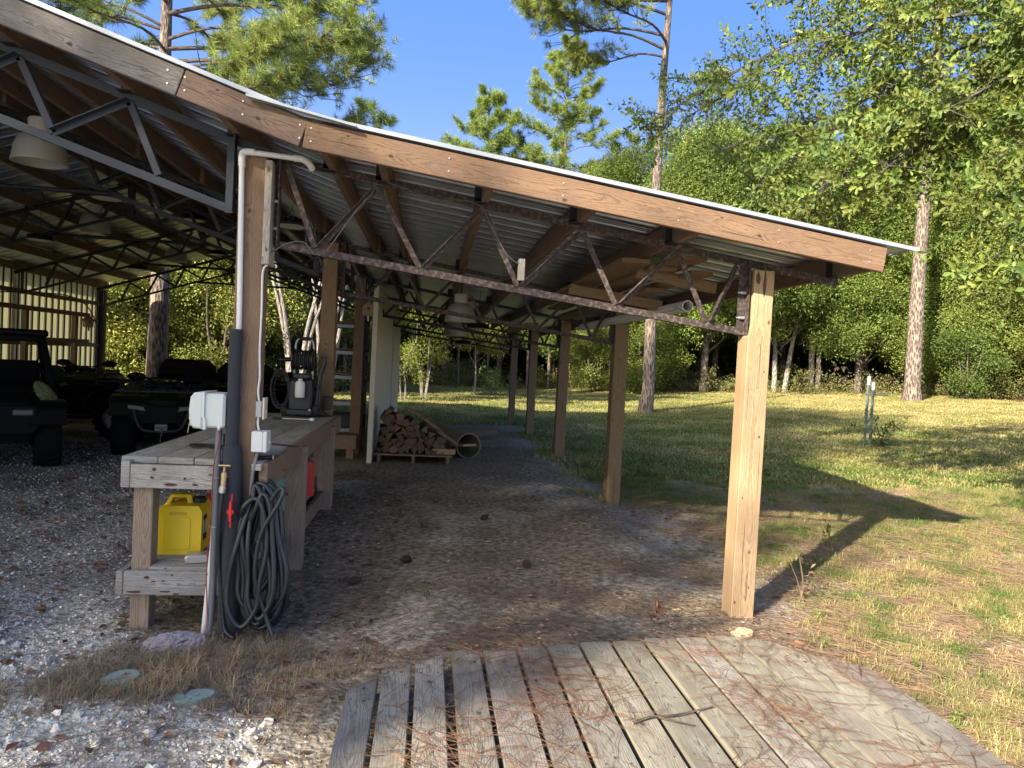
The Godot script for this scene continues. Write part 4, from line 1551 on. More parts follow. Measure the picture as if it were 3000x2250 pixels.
	# switch box, junction box and their cables on the right face
	var sb := thing("switch_box", "open grey switch box with a pale cover plate on the post", "switch box", V(-0.915, 1.07, -4.03))
	mb = MB.new()
	mb.bx(V(0.0, 0, 0), V(0.032, 0.088, 0.055), 0.002)
	put("box", mb, mat("galvanised_box", lin(0.4, 0.4, 0.4), 0.5, 0.4), sb)
	mb = MB.new()
	mb.bx(V(0.027, 0.005, 0.0), V(0.012, 0.12, 0.075), 0.003)
	mb.bx(V(0.036, -0.01, 0.01), V(0.01, 0.014, 0.008), 0.002)
	put("cover_plate", mb, mat("ivory_plastic", lin(0.62, 0.56, 0.42), 0.45), sb)
	var jb := thing("junction_box", "white square junction box on the post above the bench corner", "junction box", V(-0.9, 0.897, -4.0))
	mb = MB.new()
	mb.bx(V(-0.005, 0, 0), V(0.06, 0.112, 0.1), 0.004)
	put("case", mb, white, jb)
	mb = MB.new()
	mb.bx(V(0.036, 0, 0), V(0.02, 0.114, 0.102), 0.004)
	mb.tube(pts([V(0.04, -0.005, 0.0), V(0.058, -0.005, 0.0)]), 0.004, 0.004, 8)
	put("cover", mb, white, jb)
	mb = MB.new()
	mb.tube(smooth_path(pts([V(-0.9, 1.86, -4.01), V(-0.918, 1.84, -4.005), V(-0.925, 1.78, -4.01), V(-0.922, 1.6, -4.01), V(-0.925, 1.4, -4.015), V(-0.92, 1.25, -4.02), V(-0.925, 1.17, -4.02), V(-0.917, 1.11, -4.02)])), 0.0065, 0.0065, 6)
	mb.tube(smooth_path(pts([V(-0.917, 1.03, -4.02), V(-0.92, 0.99, -4.02), V(-0.91, 0.955, -4.01)])), 0.0065, 0.0065, 6)
	tag(put("white_cable", mb, white), "pale electric cable stapled down the right face of the post", "cable")
	mb = MB.new()
	mb.tube(smooth_path(pts([V(-0.905, 0.845, -3.98), V(-0.907, 0.79, -3.94), V(-0.918, 0.7, -3.93), V(-0.92, 0.6, -3.94), V(-0.9, 0.55, -3.97)])), 0.009, 0.009, 8)
	tag(put("grey_cable", mb, grey_m), "grey cable dropping from the white junction box behind the hose", "cable")

	# cable draped along the near lean-to truss
	mb = MB.new()
	mb.tube(smooth_path(pts([V(-0.89, 1.93, -4.03), V(-0.8, 1.985, -4.02), V(-0.72, 2.0, -4.04), V(-0.66, 1.94, -4.03), V(-0.6, 1.96, -4.05), V(-0.52, 2.08, -4.05), V(-0.44, 2.2, -4.04), V(-0.36, 2.3, -4.04), V(-0.33, 2.37, -4.05), V(-0.2, 2.345, -4.05), V(0.0, 2.28, -4.04), V(0.12, 2.3, -4.04), V(0.25, 2.27, -4.05), V(0.33, 2.13, -4.04), V(0.42, 2.0, -4.04), V(0.5, 1.96, -4.06)])), 0.0038, 0.0038, 6)
	tag(put("draped_cable", mb, mat("grey_cable_skin", lin(0.1, 0.09, 0.085), 0.6)), "grey cable draped along the rusty webs of the near lean-to truss", "cable")

# ---------------------------------------------------------------- lamps
func build_lamps() -> void:
	var alu := mat("dull_aluminium", lin(0.45, 0.43, 0.37), 0.5, 0.2)
	var cap := mat("lamp_housing", lin(0.55, 0.53, 0.47), 0.5)
	var blk := mat("black_plastic", lin(0.014, 0.015, 0.017), 0.45)
	var lens := mat("lamp_lens", lin(0.6, 0.6, 0.52), 0.35)
	var bells := [
		[V(-3.26, 2.83, -6.3), "large bell lamp nearest the front of the main roof, upper left"], [V(-4.74, 2.93, -10.6), "bell lamp hanging under the middle of the main roof"], [V(-4.88, 2.98, -14.2), "bell lamp farthest back under the main roof"],
		[V(0.37, 1.88, -9.2), "large bell lamp hanging under the lean-to roof"], [V(0.41, 1.8, -12.4), "farther bell lamp behind the large one under the lean-to"]]
	for q in bells:
		var at: Vector3 = q[0]
		var t := thing("bell_lamp", q[1], "lamp", at, 0.0, "bell lamps under the roofs")
		var mb := MB.new()
		mb.lathe(PackedVector2Array([Vector2(0.185, 0.0), Vector2(0.205, 0.0), Vector2(0.205, 0.006), Vector2(0.195, 0.05), Vector2(0.185, 0.13), Vector2(0.16, 0.19), Vector2(0.11, 0.235), Vector2(0.08, 0.25)]), 28, Transform3D(), false)
		mb.lathe(PackedVector2Array([Vector2(0.078, 0.24), Vector2(0.15, 0.185), Vector2(0.178, 0.12), Vector2(0.188, 0.04), Vector2(0.19, 0.0)]), 28, Transform3D(Basis.from_scale(V(1, 1, 1))), false)
		put("reflector", mb, alu, t)
		mb = MB.new()
		mb.lathe(PackedVector2Array([Vector2(0.0, 0.25), Vector2(0.085, 0.25), Vector2(0.092, 0.34), Vector2(0.085, 0.36), Vector2(0.0, 0.362)]), 20)
		put("housing", mb, cap, t)
		mb = MB.new()
		var top := roof_b(at.x) + 0.1 - at.y
		mb.tube(pts([V(0, 0.36, 0), V(0, 0.39, 0.012), V(0, 0.41, 0), V(0, maxf(top, 0.42), 0)]), 0.007, 0.007, 6)
		put("hook", mb, blk, t)
		mb = MB.new()
		mb.blob(Transform3D(Basis.from_scale(V(0.05, 0.08, 0.05)), V(0, 0.17, 0)), 8, nz, 0.0, 0)
		put("bulb", mb, lens, t)
	var discs := [
		[V(-3.42, 2.88, -7.9), "flat round lamp under the main roof near the ridge"], [V(-3.35, 3.14, -10.4), "flat round lamp on the right slope of the main roof"], [V(-5.09, 2.66, -9.9), "flat round lamp at the far left of the main roof"], [V(-5.08, 2.66, -13.0), "flat round lamp deeper on the left under the main roof"], [V(-3.84, 3.03, -13.2), "flat round lamp far back beside the near middle post"],
		[V(-1.29, 2.51, -6.6), "flat round lamp seen beside the near middle post under the roof edge"], [V(0.62, 1.82, -9.4), "flat round lamp beside the large bell lamp under the lean-to"], [V(0.6, 1.68, -13.0), "flat round lamp farthest back under the lean-to"]]
	for q in discs:
		var at: Vector3 = q[0]
		var t := thing("disc_lamp", q[1], "lamp", at, 0.0, "flat round lamps under the roofs")
		var mb := MB.new()
		mb.lathe(PackedVector2Array([Vector2(0.0, 0.004), Vector2(0.14, 0.004), Vector2(0.155, 0.0), Vector2(0.16, 0.01), Vector2(0.15, 0.03), Vector2(0.08, 0.04), Vector2(0.07, 0.085), Vector2(0.0, 0.09)]), 26)
		for k in 20:
			mb.box(Transform3D(Basis(Vector3.UP, TAU * k / 20) * Basis(), Basis(Vector3.UP, TAU * k / 20) * V(0.105, 0.05, 0)), V(0.08, 0.03, 0.004))
		put("housing", mb, blk, t)
		mb = MB.new()
		mb.lathe(PackedVector2Array([Vector2(0.0, -0.002), Vector2(0.12, -0.002), Vector2(0.138, 0.003)]), 26)
		put("lens", mb, lens, t)
		mb = MB.new()
		mb.tube(coil(V(0, 0.12, 0), V(0.022, 0, 0), V(0, 0.03, 0), 1, 0.01, 0.001), 0.004, 0.004, 5)
		var top := roof_b(at.x) + 0.08 - at.y
		mb.tube(pts([V(0, 0.145, 0), V(0.01, maxf(top, 0.2), 0)]), 0.004, 0.004, 5)
		put("hook", mb, blk, t)
	# cords hanging off the lamp beside the near middle post
	var mb := MB.new()
	for k in 3:
		mb.tube(coil(V(-0.83 + 0.03 * k, 2.16 - 0.09 * k, -4.9), V(0.03, 0, 0), V(0, 0.05, 0.0), 2, 0.2, 0.01), 0.006, 0.006, 5)
	mb.tube(smooth_path(pts([V(-0.84, 2.3, -4.9), V(-0.8, 2.2, -4.9), V(-0.77, 2.05, -4.9), V(-0.75, 1.98, -4.9)])), 0.006, 0.006, 5)
	tag(put("hanging_cords", mb, blk), "small loops of black cord hung inside the near lean-to truss end", "cord")

# ---------------------------------------------------------------- the deck
func build_deck() -> void:
	rng.seed = 31
	var w := wood_mat("weathered_wood", tex_grey, 0.9, 0.18)
	var t := thing("plank_deck", "low weathered plank deck with clipped corners and gaps between boards", "deck")
	var ed := [-0.292, -0.152, -0.012, 0.136, 0.312, 0.489, 0.641, 0.811, 0.985, 1.162, 1.347, 1.521, 1.69, 1.865, 2.03, 2.21]
	var fa := [-2.98, -3.1, -3.22, -3.335, -3.375, -3.395, -3.43, -3.455, -3.5, -3.525, -3.55, -3.57, -3.58, -3.5, -3.32, -3.1]
	for k in 15:
		var x0: float = ed[k] + ((0.02 if k > 6 else 0.015) if k != 3 else 0.036)
		var x1: float = ed[k + 1] - 0.004
		if k >= 12:
			x0 = ed[k] + 0.006
		var f0: float = -fa[k]
		var f1: float = -fa[k + 1]
		if k >= 3 and k < 12:
			f0 = (f0 + f1) * 0.5 + rf(-0.012, 0.012)
			f1 = f0 + rf(-0.006, 0.006)
		var y := rf(-0.006, 0.004)
		var mb := MB.new()
		mb.uo = lane()
		var g := rf(0.52, 0.82)
		mb.col = lin(g, g * rf(0.93, 0.99), g * rf(0.82, 0.94))
		# a plank: outline in plan, pushed down 38 mm, edges eased
		var xc := (x0 + x1) * 0.5
		var hw := (x1 - x0) * 0.5
		var poly := PackedVector2Array([Vector2(0.9, -hw), Vector2(f0, -hw), Vector2(f1, hw), Vector2(0.9, hw)])
		if k == 14:
			poly = PackedVector2Array([Vector2(0.9, -hw), Vector2(3.32, -hw), Vector2(3.17, hw - 0.01), Vector2(3.08, hw), Vector2(0.9, hw)])
		# local x -> away from the camera, local y -> right, thickness up
		mb.prism(poly, 0.038, Transform3D(Basis(V(0, 0, -1), V(1, 0, 0), V(0, -1, 0)), V(xc, y - 0.019, 0)), 0.004)
		var o := put("plank", mb, w, t)
		# nails
		var nm := MB.new()
		for q in [f0 - 0.09, f0 - 1.05]:
			for s in [-0.6, 0.6]:
				nm.tube(pts([V(xc + s * hw, y, -q), V(xc + s * hw, y + 0.0012, -q)]), 0.0045, 0.0045, 6)
		put("nail", nm, mat("old_nail", lin(0.06, 0.045, 0.035), 0.8), o)
	for z in [-3.0, -2.1, -1.1]:
		var mb := MB.new()
		mb.uo = lane()
		mb.col = grey(0.45)
		mb.beam(V(-0.25, -0.11, z), V(2.17, -0.11, z), 0.13, 0.06, Vector3.UP, 0.003)
		put("joist", mb, w, t)
	# twig lying across
	var mb := MB.new()
	mb.tube(smooth_path(pts([V(0.86, 0.008, -2.66), V(0.95, 0.012, -2.7), V(1.05, 0.014, -2.71), V(1.24, 0.012, -2.78)])), 0.006, 0.003, 6)
	mb.tube(smooth_path(pts([V(0.98, 0.01, -2.7), V(1.04, 0.012, -2.66), V(1.1, 0.008, -2.64)])), 0.005, 0.003, 5)
	tag(put("fallen_twig", mb, bark("twig_bark", lin(0.42, 0.33, 0.24), 2.0)), "thin fallen twig lying across the deck boards", "twig")

# ---------------------------------------------------------------- firewood, pallet, tube, beams, shelving
const ORD := ["first", "second", "third", "fourth", "fifth", "sixth", "seventh", "eighth", "ninth", "tenth", "eleventh", "twelfth"]
const ROWS := ["bottom", "second lowest", "third lowest", "fourth lowest", "fifth lowest", "third highest", "second highest", "topmost"]

func build_store() -> void:
	rng.seed = 41
	var w := wood_mat("weathered_wood", tex_grey, 0.9, 0.18)
	var wb := wood_mat("rafter_wood", tex_brown, 0.85, 0.1)
	var wt := wood_mat("post_wood", tex_tan, 0.8, 0.1)
	var gy := gh(-0.2, -9.6)
	var pal := thing("pallet", "low slatted wooden pallet under the firewood", "pallet", V(0, gy, 0))
	for k in 7:
		var mb := MB.new()
		mb.uo = lane()
		mb.col = grey(rf(0.35, 0.5))
		var z := -9.36 - k * 0.11
		mb.beam(V(-0.66, 0.105, z), V(0.36, 0.105, z), 0.018, 0.085, Vector3.UP, 0.002)
		put("slat", mb, wt, pal)
	for x in [-0.6, -0.15, 0.3]:
		var mb := MB.new()
		mb.uo = lane()
		mb.col = grey(0.4)
		mb.beam(V(x, 0.048, -9.32), V(x, 0.048, -10.1), 0.095, 0.04, Vector3.UP, 0.002)
		put("stringer", mb, wt, pal)
	# split logs, their ends towards us
	var vary: Array[ArrayMesh] = []
	for k in 10:
		var mb := MB.new()
		var n := 3 + k % 3
		var poly := PackedVector2Array()
		for i in n:
			var a := TAU * (i + rf(-0.22, 0.22)) / n
			poly.append(Vector2(cos(a), sin(a)) * rf(0.05, 0.076))
		# end faces pale, bark on one side
		var ends := MB.new()
		mb.col = lin(0.2, 0.105, 0.055) if k % 2 else lin(0.11, 0.075, 0.055)
		mb.prism(poly, 0.42, Transform3D(), 0.004)
		for i in mb.v.size():
			if absf(mb.v[i].z) > 0.2085:
				var g := 1.0 + 0.35 * nz.get_noise_2d(mb.v[i].x * 900.0 + k * 31.0, mb.v[i].y * 900.0)
				mb.c[i] = lin(0.2, 0.12, 0.07) * g * (0.7 + 0.12 * (k % 5))
				if k == 4 or k == 7:
					mb.c[i] = lin(0.17, 0.1, 0.06) * g
		vary.append(mb.mesh())
	var lm := mat("split_wood", Color.WHITE, 0.9)
	lm.albedo_texture = noise_tex(256, 0.05, 4, PackedFloat32Array([0.0, 0.5, 1.0]), PackedColorArray([grey(0.5), grey(0.85), grey(1.0)]), FastNoiseLite.TYPE_SIMPLEX_SMOOTH, 12)
	lm.uv1_triplanar = true
	lm.uv1_scale = V(5, 5, 1.2)
	var count := 0
	for row in 8:
		var y := gy + 0.165 + row * 0.07
		var x := -0.6 + (row % 2) * 0.04 + row * 0.008
		var lim := [0.3, 0.3, 0.24, 0.16, 0.04, -0.12, -0.3, -0.46][row] as float
		var nth := -1
		while x < lim:
			var o := share("split_log", vary[rng.randi() % 10], lm, null, Transform3D(Basis(V(0, 0, 1), rf(0, TAU)) * Basis(V(0, 1, 0), rf(-0.16, 0.16)), V(x, y + rf(-0.018, 0.018), -9.62 + rf(-0.05, 0.05))))
			nth += 1
			tag(o, "split log, %s from the wall in the %s row of the firewood stack" % [ORD[mini(nth, 11)], ROWS[row]], "firewood log", "firewood stacked on the pallet")
			x += rf(0.078, 0.098)
			count += 1
	# slabs tossed on top
	for q in [[-0.14, 0.66, 0.5, -0.5], [0.08, 0.52, 0.35, -0.65], [0.28, 0.36, 0.25, -0.6]]:
		var mb := MB.new()
		mb.uo = lane()
		mb.col = lin(0.55, 0.46, 0.38)
		mb.box(Transform3D(Basis(V(0, 0, 1), q[3]) * Basis(V(0, 1, 0), 0.5), V(q[0], gy + q[1] - 0.02, -9.55)), V(0.36, 0.035, 0.12), 0.004)
		tag(put("split_slab", mb, wt), ["upper flat slab on the sloping side of the firewood stack", "middle flat slab on the sloping side of the firewood stack", "lowest flat slab on the sloping side of the firewood stack"][0 if q[0] < -0.1 else (1 if q[0] < 0.1 else 2)], "firewood slab", "slabs on the firewood")
	var mb := MB.new()
	for k in 3:
		mb.beam(V(0.1, gy + 0.13 + 0.025 * k, -9.5 + 0.02 * k), V(0.4, gy + 0.13 + 0.025 * k, -9.5 + 0.02 * k), 0.018, 0.1)
	mb.uo = lane()
	tag(put("lath_stack", mb, wt), "few short laths stacked at the right end of the pallet", "laths")
	mb = MB.new()
	mb.uo = lane()
	mb.box(Transform3D(Basis(V(0, 1, 0), -1.0) * Basis(V(0, 0, 1), 0.12), V(0.42, gy + 0.18, -10.0)), V(0.7, 0.03, 0.22), 0.003)
	tag(put("leaning_plank", mb, wt), "short wide plank between the firewood and the cardboard tube", "plank")
	# big tube on its side
	var tm := mat("tube_card", lin(0.27, 0.235, 0.16), 0.8)
	mb = MB.new()
	mb.lathe(PackedVector2Array([Vector2(0.185, 0), Vector2(0.185, 1.5), Vector2(0.172, 1.5), Vector2(0.172, 0), Vector2(0.185, 0)]), 32, Transform3D(Basis(V(0, 1, 0), V(-0.32, 0, -1).normalized(), V(0, 1, 0).cross(V(-0.32, 0, -1).normalized()) ), V(0.62, gh(0.6, -10.3) + 0.183, -10.15)))
	tag(put("forming_tube", mb, tm), "big hollow round tube lying on its side beside the firewood", "tube")
	mb = MB.new()
	mb.tube(smooth_path(pts([V(0.5, gh(0.55, -10.1) + 0.03, -10.25), V(0.58, gh(0.55, -10.1) + 0.05, -10.12), V(0.66, gh(0.6, -10.0) + 0.02, -9.98)])), 0.007, 0.004, 5)
	tag(put("dead_stick", mb, bark("twig_bark", lin(0.42, 0.33, 0.24), 2.0)), "pale stick poking out of the mouth of the round tube", "stick")
	# timber beams behind
	for q in [[V(0.0, 0, -12.4), V(0.92, 0, -12.75), 0.17, 0.16, "long squared timber beam on the ground behind the tube"], [V(0.94, 0, -12.95), V(1.3, 0, -13.1), 0.12, 0.12, "short dark timber end beyond the long beam"]]:
		mb = MB.new()
		mb.uo = lane()
		mb.col = grey(0.8)
		var a: Vector3 = q[0]
		var b: Vector3 = q[1]
		mb.beam(a + V(0, gh(a.x, a.z) + q[2] * 0.45, 0), b + V(0, gh(b.x, b.z) + q[2] * 0.45, 0), q[2], q[3], Vector3.UP, 0.005)
		tag(put("timber_beam", mb, wb), q[4], "beam")
	# steel shelving between the posts
	var sm := mat("shelf_steel", lin(0.3, 0.31, 0.32), 0.5, 0.3)
	var dk := mat("black_steel", lin(0.02, 0.02, 0.023), 0.6, 0.1)
	var sh := thing("steel_shelving", "slotted steel shelving unit standing between the middle posts", "shelving", V(-1.2, 0.0, -10.75))
	for x in [-0.33, 0.27]:
		for z in [-0.2, 0.2]:
			mb = MB.new()
			mb.angle(V(x, 0, z), V(x, 2.0, z), 0.035, 0.003, V(0, 0, 1))
			for k in 38:
				mb.bx(V(x, 0.05 + 0.05 * k, z + 0.004), V(0.012, 0.02, 0.004))
			put("upright", mb, dk, sh)
	for y in [0.28, 0.67, 1.05, 1.41, 1.8]:
		mb = MB.new()
		mb.bx(V(-0.03, y, 0), V(0.6, 0.055, 0.42), 0.004)
		put("shelf", mb, sm, sh)
	mb = MB.new()
	mb.bx(V(-0.02, 1.85, 0.0), V(0.5, 0.04, 0.4), 0.01)
	mb.bx(V(-0.02, 1.46, 0.0), V(0.5, 0.03, 0.38), 0.01)
	mb.bx(V(-0.04, 1.1, 0.0), V(0.56, 0.03, 0.4), 0.01)
	tag(put("shelf_boards", mb, wb), "dark boards lying flat on the upper steel shelves", "boards")
	sh.get_parent().get_node("shelf_boards").position = sh.position
	var bin_ := thing("storage_bin", "black plastic bin on the lowest steel shelf", "bin", V(-1.22, 0.31, -10.7))
	mb = MB.new()
	mb.prism(PackedVector2Array([Vector2(-0.2, 0), Vector2(0.2, 0), Vector2(0.23, 0.2), Vector2(-0.23, 0.2)]), 0.34, Transform3D(), 0.01)
	put("body", mb, dk, bin_)
	mb = MB.new()
	mb.bx(V(0, 0.205, 0), V(0.48, 0.02, 0.36), 0.006)
	put("rim", mb, dk, bin_)
	# bench end behind: low plank table under the shelving
	mb = MB.new()
	mb.uo = lane()
	mb.beam(V(-1.5, 0.2, -9.6), V(-0.92, 0.2, -9.6), 0.14, 0.04, Vector3.UP, 0.003)
	mb.beam(V(-1.5, 0.29, -9.75), V(-0.92, 0.29, -9.75), 0.04, 0.3, Vector3.UP, 0.003)
	mb.beam(V(-1.42, -0.1, -9.66), V(-1.42, 0.27, -9.66), 0.09, 0.09, V(0, 0, 1))
	mb.beam(V(-1.0, -0.1, -9.66), V(-1.0, 0.27, -9.66), 0.09, 0.09, V(0, 0, 1))
	tag(put("low_stand", mb, wb), "low timber stand on the ground in front of the steel shelving", "stand")
	# birdhouses
	for q in [[V(-0.875, 1.94, -10.09), 0.0, "small wooden birdhouse with a white cup on the third middle post"], [V(-6.86, 1.66, -15.2), 0.9, "weathered birdhouse on the left wall at the end of the rails"]]:
		var at: Vector3 = q[0]
		var b := thing("birdhouse", q[2], "birdhouse", at, q[1])
		mb = MB.new()
		mb.uo = lane()
		mb.prism(PackedVector2Array([Vector2(-0.075, 0), Vector2(0.075, 0), Vector2(0.085, 0.13), Vector2(0, 0.2), Vector2(-0.085, 0.13)]), 0.12, Transform3D(), 0.004)
		mb.col = lin(1.3, 1.0, 0.75)
		put("box", mb, wt, b)
		mb = MB.new()
		mb.tube(pts([V(0, 0.1, 0.06), V(0, 0.1, 0.0625)]), 0.018, 0.018, 14)
		put("entrance", mb, dk, b)
		mb = MB.new()
		mb.beam(V(-0.11, 0.125, 0.0), V(0.005, 0.215, 0.0), 0.014, 0.16, V(-0.6, 0.8, 0))
		mb.beam(V(0.11, 0.125, 0.0), V(-0.005, 0.215, 0.0), 0.014, 0.16, V(0.6, 0.8, 0))
		put("roof", mb, wb, b)
		mb = MB.new()
		mb.tube(pts([V(0, 0.0, 0.03), V(0, -0.075, 0.03)]), 0.018, 0.014, 10)
		put("cup" if at.x > -3.0 else "perch", mb, mat("white_plastic", lin(0.7, 0.7, 0.66), 0.45) if at.x > -3.0 else wb, b)
	# bent rod along the left wall
	mb = MB.new()
	mb.tube(smooth_path(pts([V(XL + 0.24, 2.08, -12.0), V(XL + 0.24, 2.2, -13.6), V(XL + 0.24, 2.22, -14.5), V(XL + 0.24, 2.08, -15.2), V(XL + 0.24, 1.7, -15.7)])), 0.012, 0.012, 6)
	tag(put("bent_rod", mb, dk), "long black rod bent over at its end above the left wall rails", "rod")

# ---------------------------------------------------------------- small things on the ground
func build_small() -> void:
	rng.seed = 51
	var green := mat("faded_green_plastic", lin(0.22, 0.29, 0.25), 0.85)
	for q in [[-1.33, -3.37, 0.078, 0.078, "round faded green valve cover in the dry grass left of the deck"], [-0.945, -3.17, 0.085, 0.055, "oblong pale green valve cover half buried in pine straw"]]:
		var mb := MB.new()
		var y := gh(q[0], q[1]) + 0.002
		var t := thing("valve_cover", q[4], "valve cover", V(q[0], y, q[1]), rf(0, 0.3))
		var xf := Transform3D(Basis(V(0.04, 0, 1).normalized(), 0.08) * Basis.from_scale(V(q[2], 1, q[3])), Vector3.ZERO)
		mb.lathe(PackedVector2Array([Vector2(0, 0.014), Vector2(0.9, 0.014), Vector2(0.93, 0.018), Vector2(1.0, 0.016), Vector2(1.0, -0.06)]), 30, xf)
		put("lid", mb, green, t)
		mb = MB.new()
		mb.lathe(PackedVector2Array([Vector2(0.2, 0.0145), Vector2(0.2, 0.018), Vector2(0.26, 0.018), Vector2(0.26, 0.0145)]), 20, xf)
		put("moulded_ring", mb, green, t)
	# crumpled cloth: a folded sheet with creases
	var cm := mat("old_cloth", lin(0.33, 0.29, 0.3), 0.95)
	cm.heightmap_enabled = true
	cm.heightmap_texture = noise_tex(256, 0.05, 4, PackedFloat32Array(), PackedColorArray(), FastNoiseLite.TYPE_SIMPLEX_SMOOTH, 17)
	cm.heightmap_scale = 0.8
	cm.uv1_triplanar = true
	cm.uv1_scale = V(8, 8, 8)
	var mb := MB.new()
	var f := FastNoiseLite.new()
	f.seed = 5
	f.frequency = 0.05
	f.fractal_type = FastNoiseLite.FRACTAL_RIDGED
	f.fractal_octaves = 3
	mb.blob(Transform3D(Basis(V(0, 1, 0), 0.35) * Basis.from_scale(V(0.13, 0.05, 0.07)), V(-1.24, gh(-1.24, -3.78) + 0.03, -3.78)), 22, f, 0.32, 3.0)
	mb.blob(Transform3D(Basis(V(0, 1, 0), -0.4) * Basis.from_scale(V(0.05, 0.03, 0.05)), V(-1.14, gh(-1.14, -3.8) + 0.04, -3.79)), 12, f, 0.32, 9.0)
	tag(put("crumpled_cloth", mb, cm), "crumpled greyish pink cloth on the ground below the bench end", "cloth")
	# a few rocks and cones
	var rock := mat("tan_rock", lin(0.42, 0.33, 0.2), 0.95)
	mb = MB.new()
	mb.blob(Transform3D(Basis.from_scale(V(0.06, 0.03, 0.045)), V(1.83, gh(1.83, -3.78) + 0.012, -3.78)), 10, nz, 0.5, 3.0)
	tag(put("tan_rock", mb, rock), "flat tan rock at the foot of the near right post", "rock")
	var cone := MB.new()
	for i in 46:
		var y := i / 46.0
		var a := i * 2.399
		var r := 0.032 * sin(PI * clampf(0.18 + y * 0.8, 0, 1))
		var d := V(cos(a), 0, sin(a))
		var p := V(0, -0.045 + y * 0.09, 0) + d * r * 0.45
		var q := p + d * r * 0.75 + V(0, 0.008, 0)
		var s := d.cross(Vector3.UP) * 0.011
		cone.flat3(p - s, p + s, q, V(0, 1, 0) + d)
		cone.flat3(p - s * 0.8 - V(0, 0.006, 0), p + s * 0.8 - V(0, 0.006, 0), q, -Vector3.UP)
	cone.lathe(PackedVector2Array([Vector2(0, -0.05), Vector2(0.014, -0.035), Vector2(0.016, 0.0), Vector2(0.005, 0.045)]), 8)
	var cmesh := cone.mesh()
	var cmat := mat("cone_brown", lin(0.1, 0.065, 0.04), 0.9)
	var spots := [[0.02, -5.9, "middle of the dirt floor"], [-0.42, -4.75, "dirt near the bench legs"], [0.12, -6.9, "dirt well inside the lean-to"], [-0.1, -5.05, "dirt in the left of the lean-to"], [0.75, -4.9, "dirt near the right sandy bank"], [0.55, -6.2, "dark dirt near the second right post"]]
	for q in spots:
		var o := share("pine_cone", cmesh, cmat, null, Transform3D(Basis(V(rf(-1, 1), 0.1, rf(-1, 1)).normalized(), 1.5), at_ground(q[0], q[1], 0.028)))
		tag(o, "fallen brown pine cone on the " + q[2], "pine cone", "pine cones on the dirt floor")
	# steel posts by the sapling
	var gp := mat("green_post", lin(0.13, 0.16, 0.14), 0.5)
	var wp := mat("white_paint", lin(0.75, 0.75, 0.72), 0.5)
	var tx := 7.9
	var tz := -12.0
	for q in [[0.0, 0.0, 1.3, 0.02, "taller green steel fence post with white top beside the sapling"], [0.06, 0.08, 1.2, -0.01, "shorter green steel fence post with white top beside the sapling"]]:
		var base := at_ground(tx + q[0], tz + q[1])
		var t := thing("fence_post", q[4], "fence post", base, 0.4)
		mb = MB.new()
		var top := V(q[3], q[2], 0)
		mb.beam(V(0, -0.2, 0), top * 0.88, 0.034, 0.006, V(0, 0, 1))
		mb.beam(V(0, -0.2, 0.02), top * 0.88 + V(0, 0, 0.02), 0.006, 0.04, V(0, 0, 1))
		for k in 14:
			mb.bx(V(q[3] * k / 16.0, 0.1 + k * 0.075, -0.024), V(0.014, 0.02, 0.012))
		put("stake", mb, gp, t)
		mb = MB.new()
		mb.beam(top * 0.88, top, 0.036, 0.008, V(0, 0, 1))
		mb.beam(top * 0.88 + V(0, 0, 0.02), top + V(0, 0, 0.02), 0.008, 0.042, V(0, 0, 1))
		put("white_top", mb, wp, t)
	mb = MB.new()
	mb.tube(pts([at_ground(tx - 0.02, tz, 0.98), at_ground(tx + 0.42, tz, 0.95)]), 0.012, 0.012, 8)
	tag(put("cross_rod", mb, gp), "short rod sticking out sideways from the green fence posts", "rod")
	# valve-like tuft plants and weeds
	var lm := leaf_mat("leaves")
	var weeds := [[2.5, -4.32, 0.34, "dry upright weed stalk in the post shadow on the right", lin(0.2, 0.14, 0.09)], [0.05, -4.3, 0.1, "tiny green seedling on the dirt floor left of centre", lin(0.06, 0.13, 0.03)], [1.35, -3.85, 0.16, "small reddish seedling at the far edge of the deck", lin(0.15, 0.06, 0.04)], [2.32, -2.75, 0.07, "low bright green weed at the right edge of the deck", lin(0.14, 0.24, 0.03)], [2.55, -3.3, 0.06, "low leafy weed in the dry grass right of the deck", lin(0.1, 0.2, 0.03)], [2.42, -4.0, 0.09, "yellow green weed on the sand right of the near post", lin(0.16, 0.2, 0.04)], [3.4, -5.6, 0.2, "leafy yellow green weed at the corner of the roof shadow", lin(0.16, 0.22, 0.04)]]
	for q in weeds:
		var t := thing("weed", q[3], "weed", at_ground(q[0], q[1]))
		var hh: float = q[2]
		mb = MB.new()
		for s in 3:
			var tip := V(rf(-0.3, 0.3) * hh, hh * rf(0.8, 1.0), rf(-0.3, 0.3) * hh)
			mb.tube(pts([Vector3.ZERO, tip * 0.5 + V(0.01, 0, 0), tip]), 0.003, 0.0015, 5)
		put("stem", mb, mat("dry_stem", lin(0.2, 0.15, 0.09), 0.9), t)
		mb = MB.new()
		for i in 26:
			var y := hh * rf(0.15, 1.0)
			leaf(mb, V(rf(-0.2, 0.2) * hh, y, rf(-0.2, 0.2) * hh), (rdir() + V(0, 0.3, 0)), V(0, 1, 0.2), clampf(hh * 0.3, 0.025, 0.05), clampf(hh * 0.13, 0.012, 0.022), jitter_col(q[4], 0.25))
		put("leaves", mb, lm, t)
	# sapling between the steel posts
	var sp := thing("sapling", "low spreading sapling between the green fence posts", "sapling", at_ground(tx + 0.25, tz + 0.1))
	mb = MB.new()
	var lv := MB.new()
